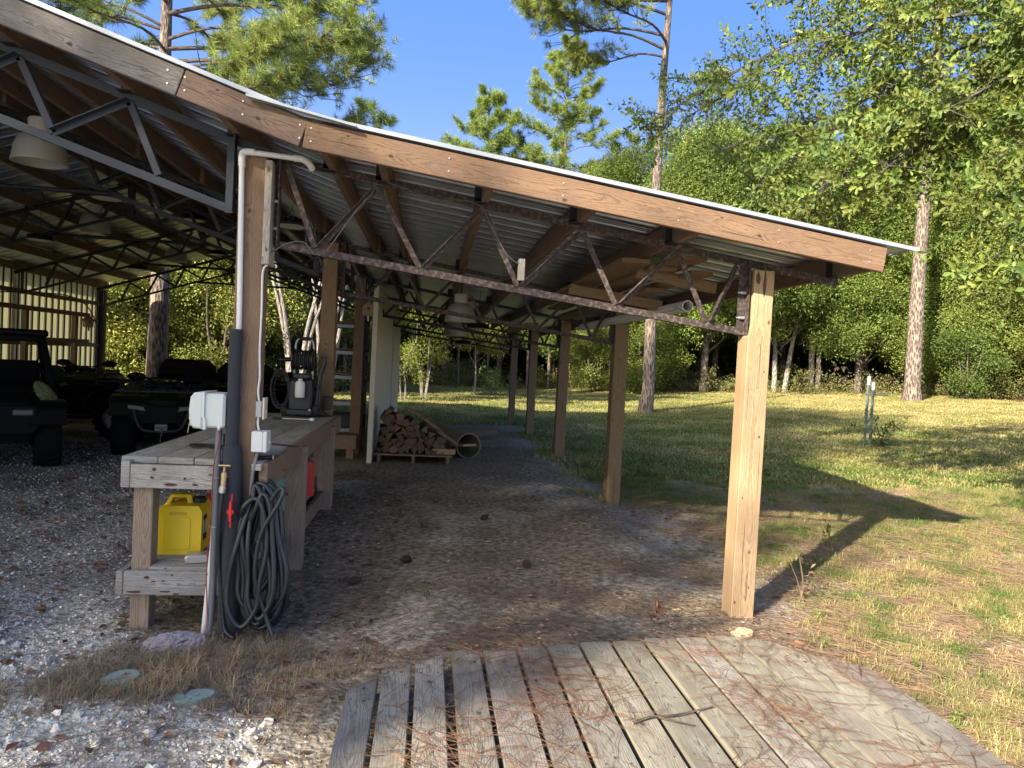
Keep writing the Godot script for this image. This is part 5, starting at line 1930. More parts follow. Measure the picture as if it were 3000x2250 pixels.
	for s in 7:
		var a := s * 2.4
		var d := V(cos(a), 0, sin(a))
		var path := smooth_path(pts([V(0, 0, 0), d * 0.15 + V(0, 0.3, 0), d * rf(0.35, 0.6) + V(0, rf(0.35, 0.65), 0)]))
		mb.tube(path, 0.008, 0.003, 5)
		for k in 34:
			var p := path[rng.randi() % path.size()]
			leaf(lv, p + rdir() * 0.05, rdir() + d, V(0, 1, 0), rf(0.07, 0.11), 0.04, jitter_col(lin(0.12, 0.15, 0.035), 0.3))
	put("stems", mb, mat("dry_stem", lin(0.2, 0.15, 0.09), 0.9), sp)
	put("leaves", lv, lm, sp)

# ---------------------------------------------------------------- quad bikes and the utility vehicle
func tyre_mesh(r: float, w: float) -> ArrayMesh:
	var mb := MB.new()
	var xf := Transform3D(Basis(V(0, 1, 0), V(1, 0, 0), V(0, 0, -1)), Vector3.ZERO)
	mb.lathe(PackedVector2Array([Vector2(r * 0.52, -w * 0.42), Vector2(r * 0.7, -w * 0.5), Vector2(r * 0.88, -w * 0.47), Vector2(r * 0.95, -w * 0.38), Vector2(r * 0.96, 0), Vector2(r * 0.95, w * 0.38), Vector2(r * 0.88, w * 0.47), Vector2(r * 0.7, w * 0.5), Vector2(r * 0.52, w * 0.42)]), 30, xf, false)
	for k in 18:
		for s in [-1.0, 1.0]:
			var a := TAU * (k + (0.25 if s > 0 else -0.25)) / 18
			var b := Basis(V(1, 0, 0), a)
			mb.box(Transform3D(b * Basis(V(0, 1, 0), s * 0.4), b * V(s * w * 0.24, r * 0.96, 0)), V(w * 0.42, r * 0.09, r * 0.1), 0.004)
			mb.box(Transform3D(b, b * V(s * w * 0.47, r * 0.88, 0)), V(w * 0.07, r * 0.14, r * 0.09), 0.003)
	return mb.mesh()

func rim_mesh(r: float, w: float) -> ArrayMesh:
	var mb := MB.new()
	var xf := Transform3D(Basis(V(0, 1, 0), V(1, 0, 0), V(0, 0, -1)), Vector3.ZERO)
	mb.lathe(PackedVector2Array([Vector2(0, -w * 0.2), Vector2(r * 0.5, -w * 0.2), Vector2(r * 0.53, -w * 0.43), Vector2(r * 0.56, -w * 0.43)]), 24, xf)
	mb.lathe(PackedVector2Array([Vector2(r * 0.56, w * 0.43), Vector2(r * 0.53, w * 0.44), Vector2(r * 0.5, w * 0.2), Vector2(0, w * 0.2)]), 24, xf)
	for s in [-1.0, 1.0]:
		for k in 5:
			var b := Basis(V(1, 0, 0), TAU * k / 5)
			mb.box(Transform3D(b * Basis(V(0, 0, 1), PI / 2), b * V(s * w * 0.33, r * 0.28, 0)), V(r * 0.5, w * 0.1, r * 0.13), 0.006)
		mb.tube(pts([V(s * w * 0.2, 0, 0), V(s * w * 0.42, 0, 0)]), r * 0.12, r * 0.1, 12)
	return mb.mesh()

# sheet of thickness th that follows a curve (z, y), from x0 to x1
func curved(mb: MB, curve: Array, x0: float, x1: float, th: float) -> void:
	for i in curve.size() - 1:
		var a: Vector2 = curve[i]
		var b: Vector2 = curve[i + 1]
		mb.beam(V((x0 + x1) * 0.5, a.y, a.x), V((x0 + x1) * 0.5, b.y, b.x), th, absf(x1 - x0), V(0, 1, 0.01), th * 0.3)

func quad_bike(label: String, at: Vector3, turn: float, body_col: Color, boxed: bool, bright_rims: bool) -> Node3D:
	var t := thing("quad_bike", label, "quad bike", at, turn, "quad bikes parked under the main roof")
	t.scale = Vector3.ONE * 1.1
	var body := mat("quad_body_%d" % int(body_col.g * 10000), body_col, 0.4)
	var blk := mat("vehicle_plastic", lin(0.007, 0.0075, 0.0085), 0.6)
	var rub := mat("tyre_rubber", lin(0.009, 0.009, 0.009), 0.95)
	var rimm := mat("alloy_rim", lin(0.3, 0.3, 0.3), 0.4, 0.8) if bright_rims else mat("dark_rim", lin(0.03, 0.03, 0.03), 0.5, 0.3)
	var tube := mat("black_steel", lin(0.02, 0.02, 0.023), 0.6, 0.1)
	var ty := tyre_mesh(0.3, 0.25)
	var rm := rim_mesh(0.3, 0.25)
	for q in [[0.42, 0.62], [-0.42, 0.62], [0.42, -0.62], [-0.42, -0.62]]:
		var w := node("wheel", t)
		w.position = V(q[0], 0.29, q[1])
		share("tyre", ty, rub, w, Transform3D())
		share("rim", rm, rimm, w, Transform3D())
	var mb := MB.new()
	# hull between the wheels, hood, tail
	mb.prism(PackedVector2Array([Vector2(-0.78, 0.34), Vector2(0.78, 0.32), Vector2(0.92, 0.48), Vector2(0.86, 0.68), Vector2(0.5, 0.78), Vector2(0.25, 0.74), Vector2(0.1, 0.58), Vector2(-0.6, 0.6), Vector2(-0.86, 0.66)]), 0.36, Transform3D(Basis(V(0, 0, 1), V(0, 1, 0), V(-1, 0, 0)), Vector3.ZERO), 0.03)
	put("body", mb, body, t)
	for s in [-1.0, 1.0]:
		mb = MB.new()
		curved(mb, [Vector2(0.98, 0.5), Vector2(0.93, 0.64), Vector2(0.8, 0.71), Vector2(0.55, 0.73), Vector2(0.32, 0.66), Vector2(0.22, 0.5)], s * 0.16, s * 0.56, 0.022)
		put("front_fender", mb, body, t)
		mb = MB.new()
		curved(mb, [Vector2(-0.22, 0.5), Vector2(-0.34, 0.66), Vector2(-0.6, 0.73), Vector2(-0.85, 0.72), Vector2(-0.98, 0.6)], s * 0.16, s * 0.56, 0.022)
		put("rear_fender", mb, body, t)
		mb = MB.new()
		mb.bx(V(s * 0.34, 0.28, 0.0), V(0.28, 0.03, 0.5), 0.01)
		put("footboard", mb, blk, t)
		mb = MB.new()
		mb.prism(PackedVector2Array([Vector2(-0.1, 0.0), Vector2(0.09, 0.03), Vector2(0.1, 0.08), Vector2(-0.08, 0.06)]), 0.06, Transform3D(Basis(V(s, 0, 0), V(0, 1, 0), V(0, 0, s)), V(s * 0.27, 0.555, 0.955)), 0.008)
		put("headlight", mb, mat("headlight_glass", lin(0.1, 0.1, 0.095), 0.2), t)
	mb = MB.new()
	mb.prism(PackedVector2Array([Vector2(-0.3, 0.4), Vector2(0.3, 0.4), Vector2(0.4, 0.58), Vector2(0.2, 0.66), Vector2(0, 0.62), Vector2(-0.2, 0.66), Vector2(-0.4, 0.58)]), 0.06, Transform3D(Basis(), V(0, 0, 0.93)), 0.015)
	put("grille", mb, blk, t)
	mb = MB.new()
	mb.tube(smooth_path(pts([V(-0.3, 0.58, 1.0), V(-0.24, 0.4, 1.03), V(-0.14, 0.33, 1.04), V(0.14, 0.33, 1.04), V(0.24, 0.4, 1.03), V(0.3, 0.58, 1.0)])), 0.017, 0.017, 8)
	put("bumper", mb, tube, t)
	mb = MB.new()
	mb.bx(V(0, 0.37, 1.03), V(0.14, 0.09, 0.04), 0.008)
	mb.tube(pts([V(-0.05, 0.37, 1.05), V(0.05, 0.37, 1.05)]), 0.014, 0.014, 8)
	put("winch", mb, mat("winch_steel", lin(0.16, 0.16, 0.16), 0.45, 0.6), t)
	mb = MB.new()
	mb.tube(smooth_path(pts([V(0, 0.35, 1.06), V(0.012, 0.31, 1.07), V(0.0, 0.28, 1.07)])), 0.01, 0.008, 8)
	mb.beam(V(0, 0.28, 1.07), V(0, 0.1, 1.07), 0.035, 0.006, V(0, 0, 1))
	put("hook_strap", mb, mat("blue_grey_strap", lin(0.07, 0.085, 0.12), 0.7), t)
	for q in [[0.42, 0.9, 0.8], [-0.95, -0.35, 0.8]]:
		mb = MB.new()
		var z0: float = q[0]
		var z1: float = q[1]
		var y: float = q[2]
		for k in 7:
			var x := -0.42 + 0.14 * k
			mb.tube(pts([V(x, y, z0), V(x, y, z1)]), 0.011, 0.011, 6)
		for z in [z0, (z0 + z1) * 0.5, z1]:
			mb.tube(pts([V(-0.5, y - 0.012, z), V(0.5, y - 0.012, z)]), 0.014, 0.014, 6)
		for s in [-0.3, 0.3]:
			mb.tube(pts([V(s, y - 0.01, (z0 + z1) * 0.5), V(s * 0.8, y - 0.12, (z0 + z1) * 0.5)]), 0.014, 0.014, 6)
		put("rack", mb, tube, t)
	mb = MB.new()
	mb.prism(PackedVector2Array([Vector2(-0.55, 0.6), Vector2(0.12, 0.58), Vector2(0.2, 0.7), Vector2(0.05, 0.74), Vector2(-0.3, 0.73), Vector2(-0.52, 0.8)]), 0.26, Transform3D(Basis(V(0, 0, 1), V(0, 1, 0), V(-1, 0, 0)), Vector3.ZERO), 0.04)
	put("seat", mb, rub, t)
	mb = MB.new()
	mb.prism(PackedVector2Array([Vector2(-0.09, 0.7), Vector2(0.09, 0.7), Vector2(0.12, 0.86), Vector2(-0.12, 0.86)]), 0.12, Transform3D(Basis(), V(0, 0, 0.3)), 0.02)
	mb.tube(smooth_path(pts([V(-0.4, 0.93, 0.12), V(-0.26, 0.93, 0.2), V(-0.1, 0.88, 0.27), V(0.1, 0.88, 0.27), V(0.26, 0.93, 0.2), V(0.4, 0.93, 0.12)])), 0.012, 0.012, 8)
	var hb := put("handlebar", mb, blk, t)
	for s in [-1.0, 1.0]:
		mb = MB.new()
		mb.tube(pts([V(s * 0.27, 0.932, 0.195), V(s * 0.41, 0.93, 0.115)]), 0.018, 0.018, 8)
		put("grip", mb, rub, hb)
		mb = MB.new()
		mb.blob(Transform3D(Basis(V(0, 1, 0), s * 0.5) * Basis.from_scale(V(0.13, 0.055, 0.05)), V(s * 0.33, 0.935, 0.235)), 8, nz, 0.1, 1.0)
		put("hand_guard", mb, blk, hb)
	if boxed:
		mb = MB.new()
		mb.prism(PackedVector2Array([Vector2(-0.4, 0.0), Vector2(0.4, 0.0), Vector2(0.38, 0.2), Vector2(0.26, 0.3), Vector2(-0.26, 0.3), Vector2(-0.38, 0.2)]), 0.45, Transform3D(Basis(), V(0, 0.81, -0.62)), 0.05)
		put("cargo_box", mb, blk, t)
	return t

func build_vehicles() -> void:
	rng.seed = 61
	quad_bike("dark green quad bike with headlights, facing out beside the workbench", V(-3.78, gh(-3.66, -10.8), -10.8), 0.3, lin(0.009, 0.012, 0.006), false, false)
	quad_bike("quad bike with bright alloy wheels parked sideways behind the utility vehicle", V(-5.5, gh(-5.5, -12.0), -12.0), -1.45, lin(0.013, 0.012, 0.01), false, true)
	quad_bike("black quad bike with a cargo box on its rear rack behind the green one", V(-4.05, gh(-4.0, -13.5), -13.7), 2.9, lin(0.006, 0.006, 0.007), true, false)
	quad_bike("second boxed quad bike seen just left of the near middle post", V(-2.95, gh(-3.3, -13.2), -13.3), 2.9, lin(0.011, 0.011, 0.011), true, false)
	quad_bike("dark quad bike at the far left behind the utility vehicle", V(-6.4, gh(-6.4, -14.0), -14.2), 0.4, lin(0.008, 0.008, 0.008), false, false)
	for key in mats:
		if key.begins_with("quad_body") or key in ["vehicle_plastic", "tyre_rubber"]:
			mats[key].metallic_specular = 0.22
	# utility vehicle
	var t := thing("utility_vehicle", "dark roofed utility vehicle facing out at the far left", "utility vehicle", V(-5.41, gh(-5.0, -9.8), -9.56), 0.5)
	var body := mat("utility_body", lin(0.005, 0.0055, 0.006), 0.5)
	body.metallic_specular = 0.25
	var blk := mat("vehicle_plastic", lin(0.007, 0.0075, 0.0085), 0.6)
	var rub := mat("tyre_rubber", lin(0.009, 0.009, 0.009), 0.95)
	var ty := tyre_mesh(0.32, 0.27)
	var rm := rim_mesh(0.32, 0.27)
	for q in [[0.55, 1.0], [-0.55, 1.0], [0.55, -0.9], [-0.55, -0.9]]:
		var w := node("wheel", t)
		w.position = V(q[0], 0.31, q[1])
		share("tyre", ty, rub, w, Transform3D())
		share("rim", rm, mat("dark_rim", lin(0.03, 0.03, 0.03), 0.5, 0.3), w, Transform3D())
	var mb := MB.new()
	mb.prism(PackedVector2Array([Vector2(-1.3, 0.3), Vector2(1.3, 0.3), Vector2(1.36, 0.55), Vector2(1.3, 0.76), Vector2(0.75, 0.86), Vector2(0.55, 0.84), Vector2(0.45, 0.5), Vector2(-0.4, 0.5), Vector2(-0.45, 0.75), Vector2(-1.3, 0.75)]), 0.78, Transform3D(Basis(V(0, 0, 1), V(0, 1, 0), V(-1, 0, 0)), Vector3.ZERO), 0.04)
	put("body", mb, body, t)
	mb = MB.new()
	mb.prism(rounded(0.9, 0.34, 0.08), 0.1, Transform3D(Basis(), V(0, 0.58, 1.33)), 0.02)
	put("front_mask", mb, blk, t)
	for s in [-1.0, 1.0]:
		mb = MB.new()
		curved(mb, [Vector2(1.4, 0.52), Vector2(1.34, 0.68), Vector2(1.18, 0.76), Vector2(0.9, 0.77), Vector2(0.66, 0.68), Vector2(0.58, 0.45)], s * 0.36, s * 0.72, 0.025)
		put("front_fender", mb, body, t)
		mb = MB.new()
		curved(mb, [Vector2(-0.5, 0.45), Vector2(-0.6, 0.68), Vector2(-0.9, 0.78), Vector2(-1.2, 0.7), Vector2(-1.32, 0.5)], s * 0.38, s * 0.72, 0.025)
		put("rear_fender", mb, body, t)
		mb = MB.new()
		mb.bx(V(s * 0.3, 0.66, 1.37), V(0.2, 0.07, 0.05), 0.015)
		put("headlight", mb, mat("headlight_glass", lin(0.1, 0.1, 0.095), 0.2), t)
		mb = MB.new()
		mb.tube(smooth_path(pts([V(s * 0.6, 0.82, 0.85), V(s * 0.555, 1.15, 0.62), V(s * 0.5, 1.46, 0.4), V(s * 0.48, 1.52, 0.25), V(s * 0.48, 1.53, -0.6), V(s * 0.54, 1.1, -0.75), V(s * 0.56, 0.7, -0.8)])), 0.036, 0.036, 8)
		put("cage_tube", mb, blk, t)
		mb = MB.new()
		mb.prism(rounded(0.12, 0.2, 0.03), 0.05, Transform3D(Basis(V(0, 1, 0), s * 0.2), V(s * 0.62, 1.08, 0.62)), 0.012)
		mb.tube(pts([V(s * 0.57, 0.98, 0.7), V(s * 0.63, 0.98, 0.62)]), 0.014, 0.014, 6)
		put("mirror", mb, blk, t)
		mb = MB.new()
		mb.tube(smooth_path(pts([V(s * 0.53, 1.28, 0.54), V(s * 0.45, 1.26, 0.56), V(s * 0.44, 1.16, 0.62), V(s * 0.5, 1.09, 0.67), V(s * 0.55, 1.08, 0.67)])), 0.01, 0.01, 6)
		put("grab_handle", mb, blk, t)
	mb = MB.new()
	mb.prism(rounded(1.1, 0.09, 0.035), 1.2, Transform3D(Basis(), V(0, 1.56, -0.15)), 0.03)
	put("roof", mb, body, t)
	mb = MB.new()
	mb.bx(V(0, 1.49, 0.38), V(0.94, 0.07, 0.05), 0.02)
	put("windscreen_header", mb, blk, t)
	mb = MB.new()
	mb.prism(PackedVector2Array([Vector2(-0.45, 0.5), Vector2(0.1, 0.5), Vector2(0.1, 0.66), Vector2(-0.25, 0.68), Vector2(-0.42, 1.2), Vector2(-0.52, 1.2)]), 1.0, Transform3D(Basis(V(0, 0, 1), V(0, 1, 0), V(-1, 0, 0)), Vector3.ZERO), 0.04)
	put("bench_seat", mb, rub, t)
	mb = MB.new()
	mb.prism(PackedVector2Array([Vector2(0.42, 0.62), Vector2(0.9, 0.78), Vector2(0.78, 0.9), Vector2(0.5, 0.98)]), 1.05, Transform3D(Basis(V(0, 0, 1), V(0, 1, 0), V(-1, 0, 0)), Vector3.ZERO), 0.03)
	put("dashboard", mb, blk, t)
	mb = MB.new()
	mb.tube(smooth_path(coil(V(-0.26, 1.0, 0.42), V(0.16, 0, 0), V(0, 0.13, -0.09), 1, 0.0, 0.0), 2), 0.015, 0.015, 6)
	put("steering_wheel", mb, rub, t)
	# camouflage cloth over the near corner
	mb = MB.new()
	var f := FastNoiseLite.new()
	f.seed = 5
	f.frequency = 0.05
	f.fractal_type = FastNoiseLite.FRACTAL_RIDGED
	mb.blob(Transform3D(Basis(V(0, 0, 1), -0.9) * Basis.from_scale(V(0.17, 0.06, 0.1)), V(-4.5, 0.72, -9.0)), 16, f, 0.4, 4.0)
	tag(put("camouflage_cloth", mb, mat("camo_cloth", lin(0.16, 0.17, 0.08), 0.95)), "olive camouflage cloth bunched on the corner of the utility vehicle", "cloth")

# ---------------------------------------------------------------- trees, lawn, litter
func build_trees() -> void:
	rng.seed = 71
	var tuft := needle_tuft(54, 0.27, 0.011)
	var tuft_far := needle_tuft(34, 0.32, 0.016)
	var clump := leaf_clump(48, 0.115, 0.06, 0.45)
	var clump_big := leaf_clump(22, 0.2, 0.11, 0.45)
	var pine_col := lin(0.26, 0.31, 0.09)
	# the pine behind the barn: its trunk shows through the barn, its crown above the roof
	pine("pine_tree", "big pine behind the barn, thick trunk in the opening and crown over the roof", "", at_ground(-6.35, -17.4), 14.5, 6.6, 4.2, 0.235, 34, 84, 0.88, pine_col, tuft, 101, 0.45, [[6.3, -0.25, 4.2, 0.1], [7.2, 0.1, 4.6, 0.12], [8.2, -0.3, 4.4, 0.18], [6.9, 0.35, 3.6, 0.05], [9.0, 0.2, 4.0, 0.2], [7.6, 0.6, 3.6, 0.0], [8.6, 2.9, 3.0, 0.1], [7.4, 3.4, 2.6, 0.1], [5.9, 0.0, 3.9, 0.02], [5.7, 0.5, 3.2, -0.05], [6.6, -0.5, 3.6, 0.0], [7.9, 0.3, 4.4, 0.06], [9.6, -0.1, 4.4, 0.1]])
	# tall pines out on the lawn
	pine("pine_tree", "tall pine on the lawn right of centre with one low leafy bough", "", at_ground(6.34, -20.1), 17.0, 12.6, 3.6, 0.19, 18, 92, 0.86, pine_col, tuft, 102, 0.5, [[10.5, 2.95, 3.7, 0.12], [10.9, 3.2, 4.1, 0.06], [10.7, 2.6, 3.4, 0.0], [11.5, 3.0, 4.0, 0.0], [10.3, 3.3, 2.6, -0.12], [11.9, 3.15, 4.4, -0.05], [12.2, 2.8, 3.6, 0.0], [9.7, 0.2, 1.6, -0.1]])
	pine("pine_tree", "tall pale trunked pine at the right edge of the lawn", "", at_ground(18.37, -25.1), 21.0, 13.0, 4.0, 0.3, 22, 26, 1.2, pine_col, tuft, 103, 0.5)
	pine("pine_tree", "slender pine with a pointed top beyond the barn, right of its neighbour", "", at_ground(7.0, -40.0), 19.8, 7.5, 5.6, 0.22, 72, 60, 1.1, lin(0.23, 0.29, 0.08), tuft_far, 104, 0.1)
	pine("pine_tree", "shorter pointed pine beyond the barn, left of the slender one", "", at_ground(2.67, -40.0), 16.5, 6.0, 5.6, 0.2, 78, 56, 1.15, lin(0.21, 0.28, 0.075), tuft_far, 105, 0.08)
	pine("pine_tree", "bushy low pine top just above the roof line near the two pointed pines", "", at_ground(-0.6, -41.0), 12.8, 4.0, 3.8, 0.18, 44, 34, 1.15, lin(0.23, 0.28, 0.075), tuft_far, 106, 0.25)
	pine("pine_tree", "pine behind the lawn pine, its top showing left of the oak leaves", "", at_ground(11.8, -42.0), 15.2, 5.0, 4.4, 0.2, 46, 34, 1.15, lin(0.21, 0.27, 0.07), tuft_far, 107, 0.25)
	pine("pine_tree", "pine in the wood far behind the tall right pine", "", at_ground(26.0, -38.0), 19.0, 9.0, 4.2, 0.24, 32, 22, 1.5, lin(0.13, 0.18, 0.045), tuft_far, 108, 0.3)
	pine("pine_tree", "far pine whose tip just clears the roof edge at upper left", "", at_ground(-2.9, -31.5), 12.2, 7.0, 2.4, 0.16, 16, 18, 1.4, lin(0.13, 0.18, 0.05), tuft_far, 109, 0.3)
	pine("pine_tree", "slim pine trunk beside the big pine, seen through the barn", "", at_ground(-11.0, -24.5), 15.0, 9.0, 2.8, 0.15, 16, 18, 1.4, lin(0.12, 0.17, 0.045), tuft_far, 110, 0.4)

	var bk := bark("oak_bark", lin(0.27, 0.24, 0.205), 2.0)
	var bk_pale := bark("pale_bark", lin(0.55, 0.52, 0.47), 2.0)
	var yg := lin(0.3, 0.32, 0.09)
	var mid := lin(0.145, 0.195, 0.045)
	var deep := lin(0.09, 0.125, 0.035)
	var olive := lin(0.18, 0.2, 0.06)
	# [x, z, height, crown base, radius, trunk, colour, stems, name, label]
	var list := [
		# behind the barn, left to right, sunlit shrubs first
		[-13.2, -22.0, 6.5, 0.2, 2.6, 0.1, yg, 2, "shrub", "yellow green shrub behind the barn, close to the cream wall end"],
		[-9.6, -22.5, 5.6, 0.1, 2.5, 0.09, lin(0.34, 0.34, 0.09), 3, "shrub", "brightest yellow leaved shrub behind the barn, left of the big pine trunk"],
		[-6.9, -24.0, 6.8, 0.1, 2.7, 0.1, yg, 3, "shrub", "tall sunlit shrub behind the barn, right of the big pine trunk"],
		[-6.3, -22.4, 3.6, 0.0, 1.6, 0.08, lin(0.2, 0.22, 0.05), 3, "shrub", "low sunlit shrub behind the quad bikes"],
		[-10.8, -27.0, 11.0, 1.5, 3.6, 0.17, mid, 1, "oak_tree", "broad green tree rising behind the sunlit shrubs on the left"],
		[-15.5, -26.5, 12.0, 1.0, 3.8, 0.18, mid, 1, "oak_tree", "broad tree at the far left behind the barn wall"],
		[-6.4, -28.5, 11.0, 1.2, 3.5, 0.17, olive, 1, "oak_tree", "olive green tree straight behind the big pine"],
		[-3.0, -27.5, 7.2, 1.0, 2.5, 0.1, olive, 2, "oak_tree", "thin olive tree in the gap left of the second middle post"],
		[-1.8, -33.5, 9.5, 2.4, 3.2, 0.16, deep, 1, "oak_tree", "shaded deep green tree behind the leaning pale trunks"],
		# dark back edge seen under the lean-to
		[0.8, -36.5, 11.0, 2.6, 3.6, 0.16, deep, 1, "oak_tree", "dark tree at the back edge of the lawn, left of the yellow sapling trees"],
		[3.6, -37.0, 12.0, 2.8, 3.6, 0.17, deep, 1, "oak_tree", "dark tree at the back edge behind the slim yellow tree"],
		[6.4, -36.5, 11.0, 2.2, 3.4, 0.16, mid, 1, "oak_tree", "mid green tree at the back edge behind the third and fourth right posts"],
		[7.6, -32.4, 4.2, 0.0, 1.9, 0.07, lin(0.19, 0.22, 0.05), 3, "shrub", "feathery sunlit shrub between the third and second right posts"],
		[9.9, -31.8, 5.6, 0.0, 2.3, 0.08, lin(0.17, 0.21, 0.045), 3, "shrub", "sunlit rounded shrub just left of the tall lawn pine"],
		[9.4, -36.0, 11.5, 2.0, 3.6, 0.17, mid, 1, "oak_tree", "green tree behind the rounded shrub beside the lawn pine"],
		# the big rounded trees on the right
		[12.8, -32.0, 12.0, 2.4, 4.3, 0.2, lin(0.17, 0.225, 0.055), 1, "oak_tree", "large rounded light green tree right of the lawn pine"],
		[16.3, -31.5, 10.8, 2.2, 3.7, 0.13, mid, 2, "oak_tree", "rounded tree on two slim pale trunks behind the near right post"],
		[19.6, -30.5, 11.5, 2.2, 3.8, 0.18, mid, 1, "oak_tree", "green tree between the near right post and the tall right pine"],
		[22.8, -28.6, 9.0, 0.3, 3.4, 0.14, lin(0.18, 0.225, 0.055), 2, "oak_tree", "leafy tree hanging to the ground right of the tall right pine"],
		[26.2, -26.5, 9.5, 0.0, 3.6, 0.15, olive, 2, "oak_tree", "wide olive tree at the right edge of the picture"],
		[21.2, -25.8, 2.6, 0.0, 1.5, 0.05, lin(0.12, 0.17, 0.04), 4, "shrub", "low bushy shrub at the foot of the tall right pine"],
		[24.2, -24.6, 4.2, 0.0, 1.9, 0.06, lin(0.16, 0.19, 0.04), 4, "shrub", "arching shrub with bare twigs at the far right edge of the lawn"],
		# second row
		[14.6, -37.0, 13.5, 3.0, 4.4, 0.2, mid, 1, "oak_tree", "taller tree standing behind the large rounded tree"],
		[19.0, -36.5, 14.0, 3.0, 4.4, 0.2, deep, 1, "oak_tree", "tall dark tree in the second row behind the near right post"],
		[23.5, -34.0, 14.0, 2.0, 4.4, 0.2, mid, 1, "oak_tree", "tall tree in the second row behind the tall right pine"],
		[28.5, -32.0, 14.0, 1.0, 4.5, 0.2, olive, 1, "oak_tree", "tall olive tree in the second row at the right edge"],
		[33.0, -27.0, 13.0, 0.5, 4.4, 0.2, mid, 1, "oak_tree", "rightmost broad tree beyond the wide olive one"]]
	var sd := 200
	for q in list:
		sd += 1
		var small: bool = q[8] == "shrub"
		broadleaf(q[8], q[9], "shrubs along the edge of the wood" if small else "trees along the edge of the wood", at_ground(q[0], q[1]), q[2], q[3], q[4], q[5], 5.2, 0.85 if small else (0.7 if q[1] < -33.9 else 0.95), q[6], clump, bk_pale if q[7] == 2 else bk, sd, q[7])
	# leaning pale trunks seen left of the second middle post
	for q in [[-4.0, -22.2, 7.5, "left pale bare trunk with forked limbs behind the pressure washer"], [-3.25, -22.6, 7.0, "right pale trunk leaning away behind the pressure washer"]]:
		sd += 1
		broadleaf("bare_tree", q[3], "pale bare trunks behind the barn", at_ground(q[0], q[1]), q[2], 4.6, 2.0, 0.085, 0.8, 0.9, lin(0.15, 0.16, 0.05), clump, bk_pale, sd, 4)
	# three little trees on the lawn
	broadleaf("young_tree", "slim yellow leaved young tree with a single pale stem on the back lawn", "", at_ground(1.74, -27.1), 3.4, 1.5, 1.3, 0.05, 3.2, 0.62, lin(0.27, 0.25, 0.04), clump, bk_pale, 301, 1)
	broadleaf("young_tree", "bushy yellow green young tree with several stems beside the cream wall", "", at_ground(-0.14, -24.1), 3.1, 0.9, 1.05, 0.035, 3.4, 0.6, lin(0.24, 0.26, 0.04), clump, bk_pale, 302, 4)
	broadleaf("young_tree", "smallest young tree half hidden by the cream wall edge", "", at_ground(-0.72, -22.1), 1.9, 0.5, 0.7, 0.03, 3.0, 0.55, lin(0.18, 0.2, 0.04), clump, bk_pale, 303, 3)
	broadleaf("small_bush", "tuft of pale tall weeds behind the slim yellow tree", "", at_ground(2.5, -27.8), 1.0, 0.0, 0.45, 0.02, 3.0, 0.5, lin(0.16, 0.2, 0.05), clump, bk_pale, 304, 5)
	# trunks standing in the shade at the wood edge
	rng.seed = 75
	var tk := [[14.7, -35.5, 0.17], [17.6, -31.0, 0.14], [18.05, -31.2, 0.13], [20.6, -31.6, 0.2], [4.9, -35.0, 0.08], [2.9, -35.4, 0.07], [3.5, -35.9, 0.06], [1.5, -35.0, 0.07], [6.0, -35.2, 0.09], [12.3, -34.0, 0.12]]
	for i in tk.size():
		var q: Array = tk[i]
		var mb := MB.new()
		mb.tube(smooth_path(pts([V(0, -0.2, 0), V(rf(-0.1, 0.1), 2.0, 0), V(rf(-0.3, 0.3), 4.5, rf(-0.2, 0.2)), V(rf(-0.4, 0.4), 7.5, 0)]), 4), q[2], q[2] * 0.55, 9, true, 0.5)
		var o := put("tree_trunk", mb, bk_pale if i in [1, 2] else bk)
		o.position = at_ground(q[0], q[1])
		tag(o, ["shaded trunk left of the near right post, alone at the wood edge", "left one of two pale trunks right of the near right post", "right one of two pale trunks right of the near right post", "thick shaded trunk halfway from the near post to the tall pine", "slim shaded trunk just right of the slim yellow tree", "slim shaded trunk behind the slim yellow tree", "thinnest shaded trunk at the back edge of the lawn", "slim shaded trunk between the two yellow young trees", "shaded trunk seen between the far right posts", "shaded trunk just right of the tall lawn pine"][i], "tree trunk", "shaded trunks at the wood edge")
	# the wood behind, one mass
	var xs: Array[Transform3D] = []
	var cs := PackedColorArray()
	for k in 11000:
		var x := rf(-45, 60)
		var edge := -34.0 - 6.0 * ss(-6.0, 2.0, x) + 5.0 * ss(8.0, 22.0, x) + 6.0 * ss(24.0, 40.0, x)
		var z := edge - rf(3.0, 12.0)
		var top := 9.0 + 3.0 * nz.get_noise_2d(x * 12.0, 7.0) + 2.0 * ss(10.0, 22.0, x)
		var y := gh(x, z) + top * pow(rng.randf(), 0.8)
		xs.append(spin(V(x, y, z), V(rf(-0.5, 0.5), 1, rf(-0.5, 0.5)), rf(2.0, 3.2)))
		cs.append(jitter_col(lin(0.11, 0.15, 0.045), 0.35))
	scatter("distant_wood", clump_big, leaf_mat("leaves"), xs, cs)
	# brush on the wood floor
	xs = []
	cs = PackedColorArray()
	for k in 2600:
		var x := rf(-20, 32)
		var z := -34.6
		if x < -1.5:
			z = -25.0
		elif x > 11.0:
			z = lerpf(-32.0, -26.0, clampf((x - 11.0) / 12.0, 0, 1))
		z -= rf(0.0, 4.0)
		var lump := clampf(0.5 + 1.3 * nz.get_noise_2d(x * 40.0, 3.0), 0.0, 1.0)
		if rng.randf() > 0.25 + lump:
			continue
		xs.append(spin(at_ground(x, z, rf(0.0, 0.25 + 1.1 * lump)), V(rf(-0.5, 0.5), 1, rf(-0.5, 0.5)), rf(0.5, 1.0)))
		cs.append(jitter_col(lin(0.15, 0.18, 0.06).lerp(lin(0.26, 0.19, 0.11), rng.randf() * 0.7), 0.3))
	scatter("undergrowth", clump, leaf_mat("leaves"), xs, cs)

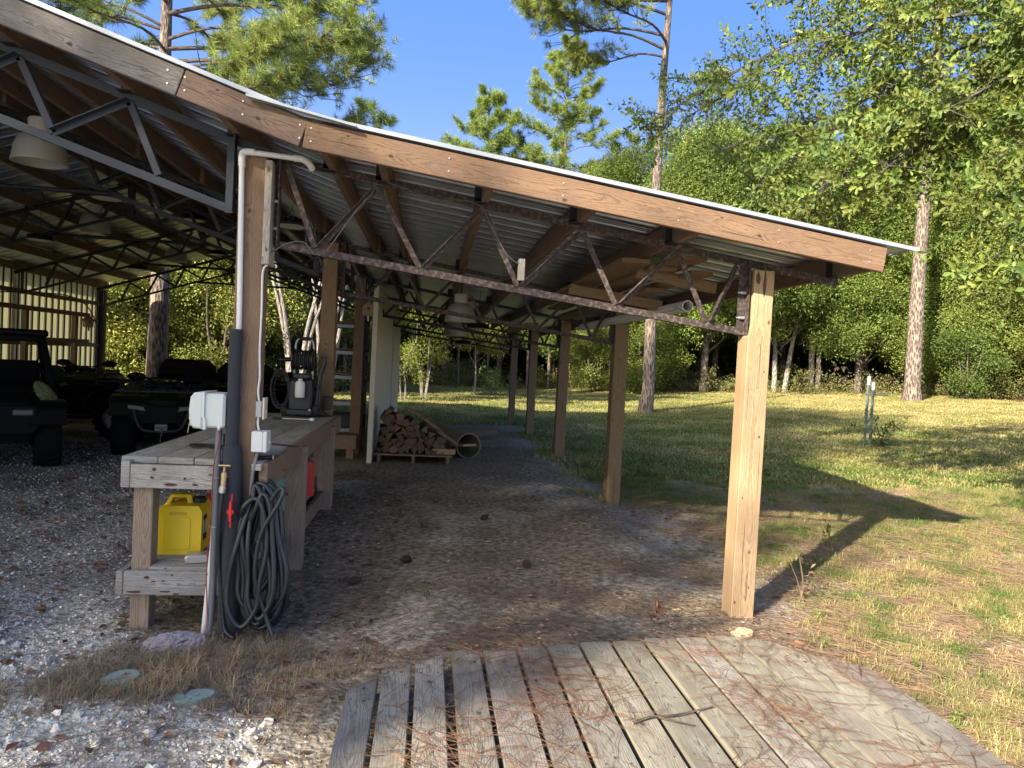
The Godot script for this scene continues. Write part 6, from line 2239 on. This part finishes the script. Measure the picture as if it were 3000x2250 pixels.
# the oak whose boughs hang in from the upper right
func build_near_oak() -> void:
	rng.seed = 81
	var bk := bark("grey_bark", lin(0.4, 0.38, 0.33), 2.0)
	var t := thing("overhanging_oak", "leafy oak boughs hanging into the upper right, trunk out of sight", "tree", at_ground(9.5, -7.0))
	var o := t.position
	var tr := MB.new()
	tr.tube(smooth_path(pts([V(0, -0.3, 0), V(0.1, 2.5, 0), V(-0.2, 5.0, 0.1), V(0.0, 9.0, 0)]), 4), 0.28, 0.12, 12, true, 0.5)
	put("trunk", tr, bk, t)
	var spray := MB.new()
	for k in 15:
		var f := k / 14.0
		var p := V(rf(-0.01, 0.01), f * 0.34, rf(-0.01, 0.01))
		var a := k * 2.4
		var d := V(cos(a), rf(0.25, 0.9), sin(a))
		var g := rf(0.72, 1.3)
		blunt_leaf(spray, p, d, V(rf(-0.5, 0.5), 1, rf(-0.5, 0.5)), rf(0.055, 0.085), rf(0.027, 0.038), lin(g * rf(0.85, 1.25), g, g * rf(0.6, 1.0)))
	spray.col = lin(1.6, 1.2, 1.4)
	spray.tube(pts([V(0, 0, 0), V(0.005, 0.18, 0), V(0, 0.34, 0)]), 0.003, 0.0015, 4, false)
	var sm := spray.mesh()
	var lb := MB.new()
	var xs: Array[Transform3D] = []
	var cs := PackedColorArray()
	# ends of the boughs in the world
	var k := 1.22
	var tips := [[1.95, 2.35, -6.84], [2.03, 2.12, -5.8], [2.28, 1.85, -5.8], [2.45, 1.45, -5.4], [2.62, 1.2, -5.2], [2.6, 1.3, -4.8], [2.95, 1.4, -4.5], [3.2, 1.75, -4.3], [3.4, 1.1, -4.0], [3.15, 0.66, -3.6], [3.2, 0.52, -3.4], [2.8, 3.1, -5.73], [3.68, 2.19, -4.2], [3.5, 1.4, -3.8], [3.0, 2.0, -5.2], [3.3, 2.6, -4.9], [2.9, 2.7, -5.6], [3.5, 1.9, -4.6], [3.1, 1.5, -4.7], [3.8, 2.9, -4.6], [3.3, 3.4, -5.6], [3.6, 1.0, -3.7]]
	for i in tips.size():
		var q: Array = tips[i]
		var tip := V(q[0] * k, 1.4 + q[1] * k, q[2] * k) - o
		var root := V(rf(-0.2, 0.2), rf(3.0, 5.5) + q[1] * 0.5, rf(-0.2, 0.2))
		var midp := root.lerp(tip, 0.55) + V(0, 0.5 + rf(0, 0.4), rf(-0.5, 0.5))
		var path := smooth_path(pts([root, root.lerp(midp, 0.5) + V(0, 0.3, 0), midp, midp.lerp(tip, 0.6) + V(0, 0.1, 0), tip]), 7)
		lb.tube(path, 0.045, 0.006, 6, false, 0.5)
		var n := path.size()
		for j in 60:
			var f := lerpf(0.3, 1.0, pow(rng.randf(), 0.75))
			var p := path[int(f * (n - 1))]
			var dir := (path[mini(int(f * (n - 1)) + 1, n - 1)] - path[maxi(int(f * (n - 1)) - 1, 0)]).normalized()
			var side := (dir * 0.5 + rdir()).normalized()
			var l := rf(0.15, 0.75) * (1.15 - f * 0.6)
			var e := p + side * l - V(0, 0.12 * l, 0)
			lb.tube(pts([p, p.lerp(e, 0.5) + V(0, 0.03, 0), e]), 0.006, 0.003, 4, false, 0.5)
			for m in 3:
				var sp := p.lerp(e, 0.35 + 0.33 * m)
				xs.append(spin(sp, side + rdir() * 0.7 - V(0, 0.15, 0), rf(0.65, 1.08)))
				cs.append(jitter_col(lin(0.14, 0.18, 0.045), 0.45))
	put("boughs", lb, bk, t)
	scatter("foliage", sm, leaf_mat("oak_leaves"), xs, cs, t)
	# brown needles caught in the boughs
	var nm := MB.new()
	for i in 260:
		var q := xs[rng.randi() % xs.size()].origin
		var l := rf(0.12, 0.26)
		var s := V(rf(-0.03, 0.03), -l, rf(-0.03, 0.03))
		nm.tube(pts([q, q + s * 0.5 + V(rf(-0.01, 0.01), 0, 0), q + s]), 0.0016, 0.001, 3, false)
	var no := put("caught_needles", nm, mat("needle_brown", lin(0.3, 0.2, 0.09), 0.8), t)
	no.set_meta("kind", "stuff")

# trees behind and left of the viewer: they stand outside the picture and shade the yard
func build_shade_trees() -> void:
	var clump := leaf_clump(30, 0.17, 0.09, 0.5)
	var bk := bark("oak_bark", lin(0.27, 0.24, 0.205), 2.0)
	var list := [[-22.3, 11.3, 24.0, 6.5, 5.6, 2.1, "big oak left behind the viewer, shading the gravel"], [-22.3, 15.6, 23.0, 6.5, 2.75, 1.05, "narrow oak behind the viewer, shading the bench and the dirt floor"], [-18.5, 15.2, 17.0, 6.5, 2.0, 0.45, "thin open crowned oak behind the viewer, dappling the deck"]]
	var sd := 400
	for q in list:
		sd += 1
		broadleaf("shade_oak", q[6], "oaks behind the viewer", at_ground(q[0], q[1]), q[2], q[3], q[4], 0.25, q[5], 1.3, lin(0.09, 0.13, 0.03), clump, bk, sd, 1)

# ---------------------------------------------------------------- ground cover
func build_cover() -> void:
	rng.seed = 91
	# grass
	var near := grass_tuft(14, 0.07, 0.0032, 0.07, 0.95)
	var far := grass_tuft(9, 0.085, 0.014, 0.14, 0.8)
	var xs: Array[Transform3D] = []
	var cs := PackedColorArray()
	var xf: Array[Transform3D] = []
	var cf := PackedColorArray()
	var tries := 0
	while tries < 260000:
		tries += 1
		var d := 2.0 + 40.0 * pow(rng.randf(), 1.7)
		var lat := rf(-0.85, 1.0) * d
		var x := lat * 0.993 + d * 0.117
		var z := -d * 0.993 + lat * 0.117
		var lw := lawn_at(x, z)
		if rng.randf() > lw * (1.0 - 0.9 * strip_at(x, z)):
			continue
		if x < 1.6 and z > -15.0:
			continue
		if z < -24.0 and (x < -3.0 or x > 22.0):
			continue
		var n1 := nz.get_noise_2d(x * 24.0, z * 24.0)
		var n2 := nz.get_noise_2d(x * 70.0 + 9.0, z * 70.0)
		var bare := ss(0.0, 0.35, n2 * 0.8 + n1 * 0.6) * ss(16.0, 6.0, d)
		if rng.randf() < bare * 0.85:
			continue
		if d < 7.5 and rng.randf() < 0.4:
			continue
		var dry := clampf(0.4 + 0.6 * n1 + 0.15 * ss(9.0, 4.0, d) + 0.35 * ss(9.0, 15.0, x) + rf(-0.25, 0.25), 0.0, 1.0)
		var c := lin(0.16, 0.21, 0.05).lerp(lin(0.5, 0.41, 0.19), dry)
		if d < 10.0 and nz.get_noise_2d(x * 110.0, z * 110.0 + 31.0) > 0.18:
			c = lin(0.13, 0.2, 0.045)
		if d < 9.0:
			xs.append(spin(at_ground(x, z), V(rf(-0.2, 0.2), 1, rf(-0.2, 0.2)), rf(0.5, 1.15)))
			cs.append(jitter_col(c, 0.22))
		else:
			xf.append(spin(at_ground(x, z), V(rf(-0.15, 0.15), 1, rf(-0.15, 0.15)), rf(0.6, 1.1) * (1.0 + 0.012 * d)))
			cf.append(jitter_col(c, 0.22))
	var gm := leaf_mat("grass_blades")
	gm.roughness = 0.7
	scatter("lawn_grass", near, gm, xs, cs)
	scatter("back_lawn_grass", far, gm, xf, cf)
	# dry grass round the near middle post and the left edge of the litter
	xs = []
	cs = PackedColorArray()
	var dry_t := grass_tuft(13, 0.085, 0.0028, 0.04, 0.9)
	for k in 1050:
		var x := -1.1 + rng.randfn(0.0, 0.42)
		var z := -3.4 + rng.randfn(0.0, 0.21)
		if k % 5 == 0:
			x = rf(-1.15, -0.6)
			z = rf(-3.95, -3.6)
		elif k % 7 == 0:
			x = rf(-1.95, -1.3)
			z = rf(-3.4, -3.05)
		if Vector2(x + 1.33, z + 3.37).length() < 0.1 or Vector2(x + 0.945, z + 3.17).length() < 0.1:
			continue
		if x > -0.2 or gravel_at(x, z) > 0.9 and rng.randf() < 0.6:
			continue
		xs.append(spin(at_ground(x, z, -0.005), V(rf(-0.4, 0.4), 1, rf(-0.4, 0.4)), rf(0.45, 1.1)))
		cs.append(jitter_col(lin(0.32, 0.25, 0.17), 0.3))
	scatter("dry_grass", dry_t, gm, xs, cs)
	# pine straw: scattered bundles of long needles
	var st := MB.new()
	for k in 16:
		var a := rf(0, TAU)
		var p := V(rf(-0.16, 0.16), rf(0.0, 0.012), rf(-0.16, 0.16))
		var l := rf(0.14, 0.26)
		var d := V(cos(a), rf(-0.03, 0.05), sin(a))
		var bend := V(-d.z, 0, d.x) * rf(-0.035, 0.035)
		for m in 2 + k % 2:
			var d2 := d.rotated(Vector3.UP, rf(-0.1, 0.1))
			var g := rf(0.6, 1.3)
			st.col = lin(g, g * rf(0.85, 1.1), g)
			var path := pts([p, p + d2 * l * 0.5 + bend + V(0, 0.006, 0), p + d2 * l])
			st.tube(path, 0.0007, 0.0005, 3, false)
	var stm := st.mesh()
	xs = []
	cs = PackedColorArray()
	for k in 1000:
		var x := rf(-1.6, 3.4)
		var z := -rf(2.0, 5.2)
		var c := lin(0.24, 0.125, 0.062)
		var y := gh(x, z) + 0.004
		if k % 7 == 0:
			# on the deck
			x = rf(-0.2, 2.15)
			z = -rf(2.0, 3.45)
			y = 0.003
			if nz.get_noise_2d(x * 60.0, z * 60.0) < -0.12:
				continue
			c = lin(0.21, 0.105, 0.055)
		else:
			if x > -0.3 and x < 2.2 and z > -3.55:
				continue
			var dens := ss(5.2, 3.4, -z) * (0.5 + 0.9 * nz.get_noise_2d(x * 40.0, z * 40.0 + 5.0))
			dens += 0.5 * exp(-pow((x - 2.45) / 0.5, 2.0))
			if rng.randf() > dens + 0.25:
				continue
			c = lin(0.24, 0.175, 0.12)
		xs.append(Transform3D(Basis(Vector3.UP, rf(0, TAU)).scaled(Vector3.ONE * rf(0.7, 1.15)), V(x, y, z)))
		cs.append(jitter_col(c, 0.3))
	for k in 1100:
		var x := rf(2.2, 6.5)
		var z := -rf(2.2, 8.0)
		xs.append(Transform3D(Basis(Vector3.UP, rf(0, TAU)).scaled(Vector3.ONE * rf(0.8, 1.2)), at_ground(x, z, 0.012)))
		cs.append(jitter_col(lin(0.34, 0.23, 0.13), 0.3))
	scatter("pine_straw", stm, mat("straw", Color.WHITE, 0.7), xs, cs)
	# dead leaves
	var lf := MB.new()
	leaf(lf, V(-0.03, 0.004, 0), V(1, 0.12, 0), V(0, 1, 0.2), 0.065, 0.034, Color.WHITE)
	var lfm := lf.mesh()
	xs = []
	cs = PackedColorArray()
	for k in 6200:
		var x: float
		var z: float
		if k < 1500:
			x = rf(-4.5, -0.2)
			z = -rf(2.2, 8.5)
		elif k < 5600:
			x = rf(-0.9, 2.2)
			z = -rf(3.4, 7.5)
		else:
			x = rf(2.0, 5.5)
			z = -rf(2.3, 7.0)
		var s := rf(0.5, 1.25)
		if k >= 1500 and k < 5600:
			s *= 0.5
		xs.append(Transform3D(Basis(Vector3.UP, rf(0, TAU)) * Basis(V(1, 0, 0), rf(-0.5, 0.5)).scaled(Vector3.ONE * s), at_ground(x, z, 0.006)))
		var c := lin(0.13, 0.065, 0.035)
		if k >= 1500 and k < 5600:
			c = lin(0.4, 0.3, 0.19).lerp(lin(0.17, 0.115, 0.07), rng.randf())
		elif rng.randf() < 0.04:
			c = lin(0.17, 0.05, 0.035)
		cs.append(jitter_col(c, 0.4))
	scatter("dead_leaves", lfm, mat("leaf_litter", Color.WHITE, 0.8), xs, cs)
	# stones: grey crushed rock and pale limestone
	for kind in 2:
		xs = []
		cs = PackedColorArray()
		var mb := MB.new()
		mb.blob(Transform3D(Basis.from_scale(V(1.0, 0.62, 0.8))), 4, nz, 1.1, kind * 9.0)
		for k in (26000 if kind == 0 else 30000):
			var d := 2.1 + 9.5 * pow(rng.randf(), 2.2)
			var x := rf(-2.8, -0.1) if d < 4.5 else rf(-7.0, -1.2)
			var z := -d
			var g := gravel_at(x, z)
			if rng.randf() > g:
				continue
			var white := white_at(x, z)
			if kind == 1 and rng.randf() > white + 0.06:
				continue
			if kind == 0 and rng.randf() < white * 1.05:
				continue
			if Vector2(x + 1.33, z + 3.37).length() < 0.09 or Vector2(x + 0.945, z + 3.17).length() < 0.09:
				continue
			var s := (0.0032 if kind == 0 else 0.0025) + 0.006 * pow(rng.randf(), 3.0)
			if d < 4.2 and rng.randf() < (0.02 if kind == 0 else 0.008):
				s = rf(0.015, 0.028)
			if d > 5.0:
				s *= 1.5
			xs.append(Transform3D(Basis(rdir(), rf(0, TAU)).scaled(Vector3.ONE * s), at_ground(x, z, s * 0.3)))
			cs.append(jitter_col(lin(0.33, 0.335, 0.35) if kind == 0 else lin(0.76, 0.71, 0.59), 0.28))
		scatter("grey_gravel" if kind == 0 else "white_gravel", mb.mesh(), mat("stone", Color.WHITE, 0.9), xs, cs)

# ---------------------------------------------------------------- the scene
var tex_grey: Array
var tex_tan: Array
var tex_brown: Array
var tex_old: Array
var rust_tex: Texture2D

func _ready() -> void:
	# camera: 1.4 m above the deck, turned a little right of the barn's axis, tilted down and rolled
	var cam := Camera3D.new()
	cam.name = "camera"
	cam.fov = 56.93
	cam.near = 0.05
	cam.far = 900.0
	var yaw := deg_to_rad(6.7324)
	var pitch := deg_to_rad(-1.7659)
	var roll := deg_to_rad(2.9794)
	var f := V(sin(yaw) * cos(pitch), sin(pitch), -cos(yaw) * cos(pitch))
	var r0 := V(cos(yaw), 0, sin(yaw))
	var u0 := r0.cross(f)
	var r := r0 * cos(roll) + u0 * sin(roll)
	var u := u0 * cos(roll) - r0 * sin(roll)
	cam.transform = Transform3D(Basis(r, u, -f), V(0, 1.4, 0))
	add_child(cam)
	cam.current = true
	# sky and sun
	var env := Environment.new()
	env.background_mode = Environment.BG_SKY
	var sky := Sky.new()
	var sm := ProceduralSkyMaterial.new()
	sm.sky_top_color = lin(0.053, 0.13, 0.36).linear_to_srgb()
	sm.sky_horizon_color = lin(0.62, 0.7, 0.76).linear_to_srgb()
	sm.sky_curve = 0.09
	sm.ground_bottom_color = Color(0.2, 0.18, 0.15)
	sm.ground_horizon_color = Color(0.45, 0.5, 0.5)
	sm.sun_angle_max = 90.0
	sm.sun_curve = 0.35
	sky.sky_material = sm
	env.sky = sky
	env.background_energy_multiplier = 1.0
	env.tonemap_mode = Environment.TONE_MAPPER_LINEAR
	env.tonemap_exposure = 3.05
	env.sdfgi_enabled = true
	env.ssao_enabled = true
	env.ssil_enabled = true
	var we := WorldEnvironment.new()
	we.name = "environment"
	we.environment = env
	add_child(we)
	var sun := DirectionalLight3D.new()
	sun.name = "sun"
	sun.light_energy = 1.6
	sun.light_color = Color(1.0, 0.955, 0.87)
	sun.light_angular_distance = 0.5
	sun.shadow_enabled = true
	sun.directional_shadow_max_distance = 120.0
	add_child(sun)
	sun.look_at_from_position(V(-3.06, 2.15, 2.97) * 10.0, Vector3.ZERO)

	nz.seed = 4
	nz.frequency = 0.02
	nz.fractal_octaves = 3
	tex_grey = wood_images(7, lin(0.5, 0.475, 0.41), lin(0.11, 0.098, 0.082), lin(0.06, 0.045, 0.03), lin(0.22, 0.185, 0.145), 6.5, 4, 1.0)
	tex_tan = wood_images(19, lin(0.49, 0.365, 0.215), lin(0.19, 0.112, 0.055), lin(0.09, 0.04, 0.018), lin(0.4, 0.27, 0.14), 9.0, 3, 0.25)
	tex_brown = wood_images(31, lin(0.265, 0.18, 0.108), lin(0.115, 0.066, 0.038), lin(0.05, 0.025, 0.012), lin(0.18, 0.115, 0.075), 8.0, 3, 0.2)
	tex_old = wood_images(43, lin(0.42, 0.325, 0.24), lin(0.085, 0.05, 0.03), lin(0.05, 0.028, 0.016), lin(0.27, 0.225, 0.19), 7.0, 3, 0.35)
	rust_tex = noise_tex(512, 0.02, 5, PackedFloat32Array([0.2, 0.45, 0.6, 0.85]), PackedColorArray([Color(0.19, 0.155, 0.145), Color(0.25, 0.205, 0.19), Color(0.3, 0.25, 0.23), Color(0.42, 0.39, 0.375)]))

	bark_tex = noise_tex(512, 0.018, 5, PackedFloat32Array([0.1, 0.38, 0.5, 0.75]), PackedColorArray([Color(0.32, 0.3, 0.29), Color(0.66, 0.64, 0.62), Color(0.85, 0.82, 0.8), Color(1.0, 0.97, 0.95)]), FastNoiseLite.TYPE_CELLULAR, 5)
	bark_bump = noise_tex(512, 0.018, 5, PackedFloat32Array(), PackedColorArray(), FastNoiseLite.TYPE_CELLULAR, 5)

	build_ground()
	build_barn()
	build_deck()
	build_bench()
	build_bench_items()
	build_post_things()
	build_lamps()
	build_store()
	build_vehicles()
	build_trees()
	build_near_oak()
	build_shade_trees()
	build_small()
	build_cover()
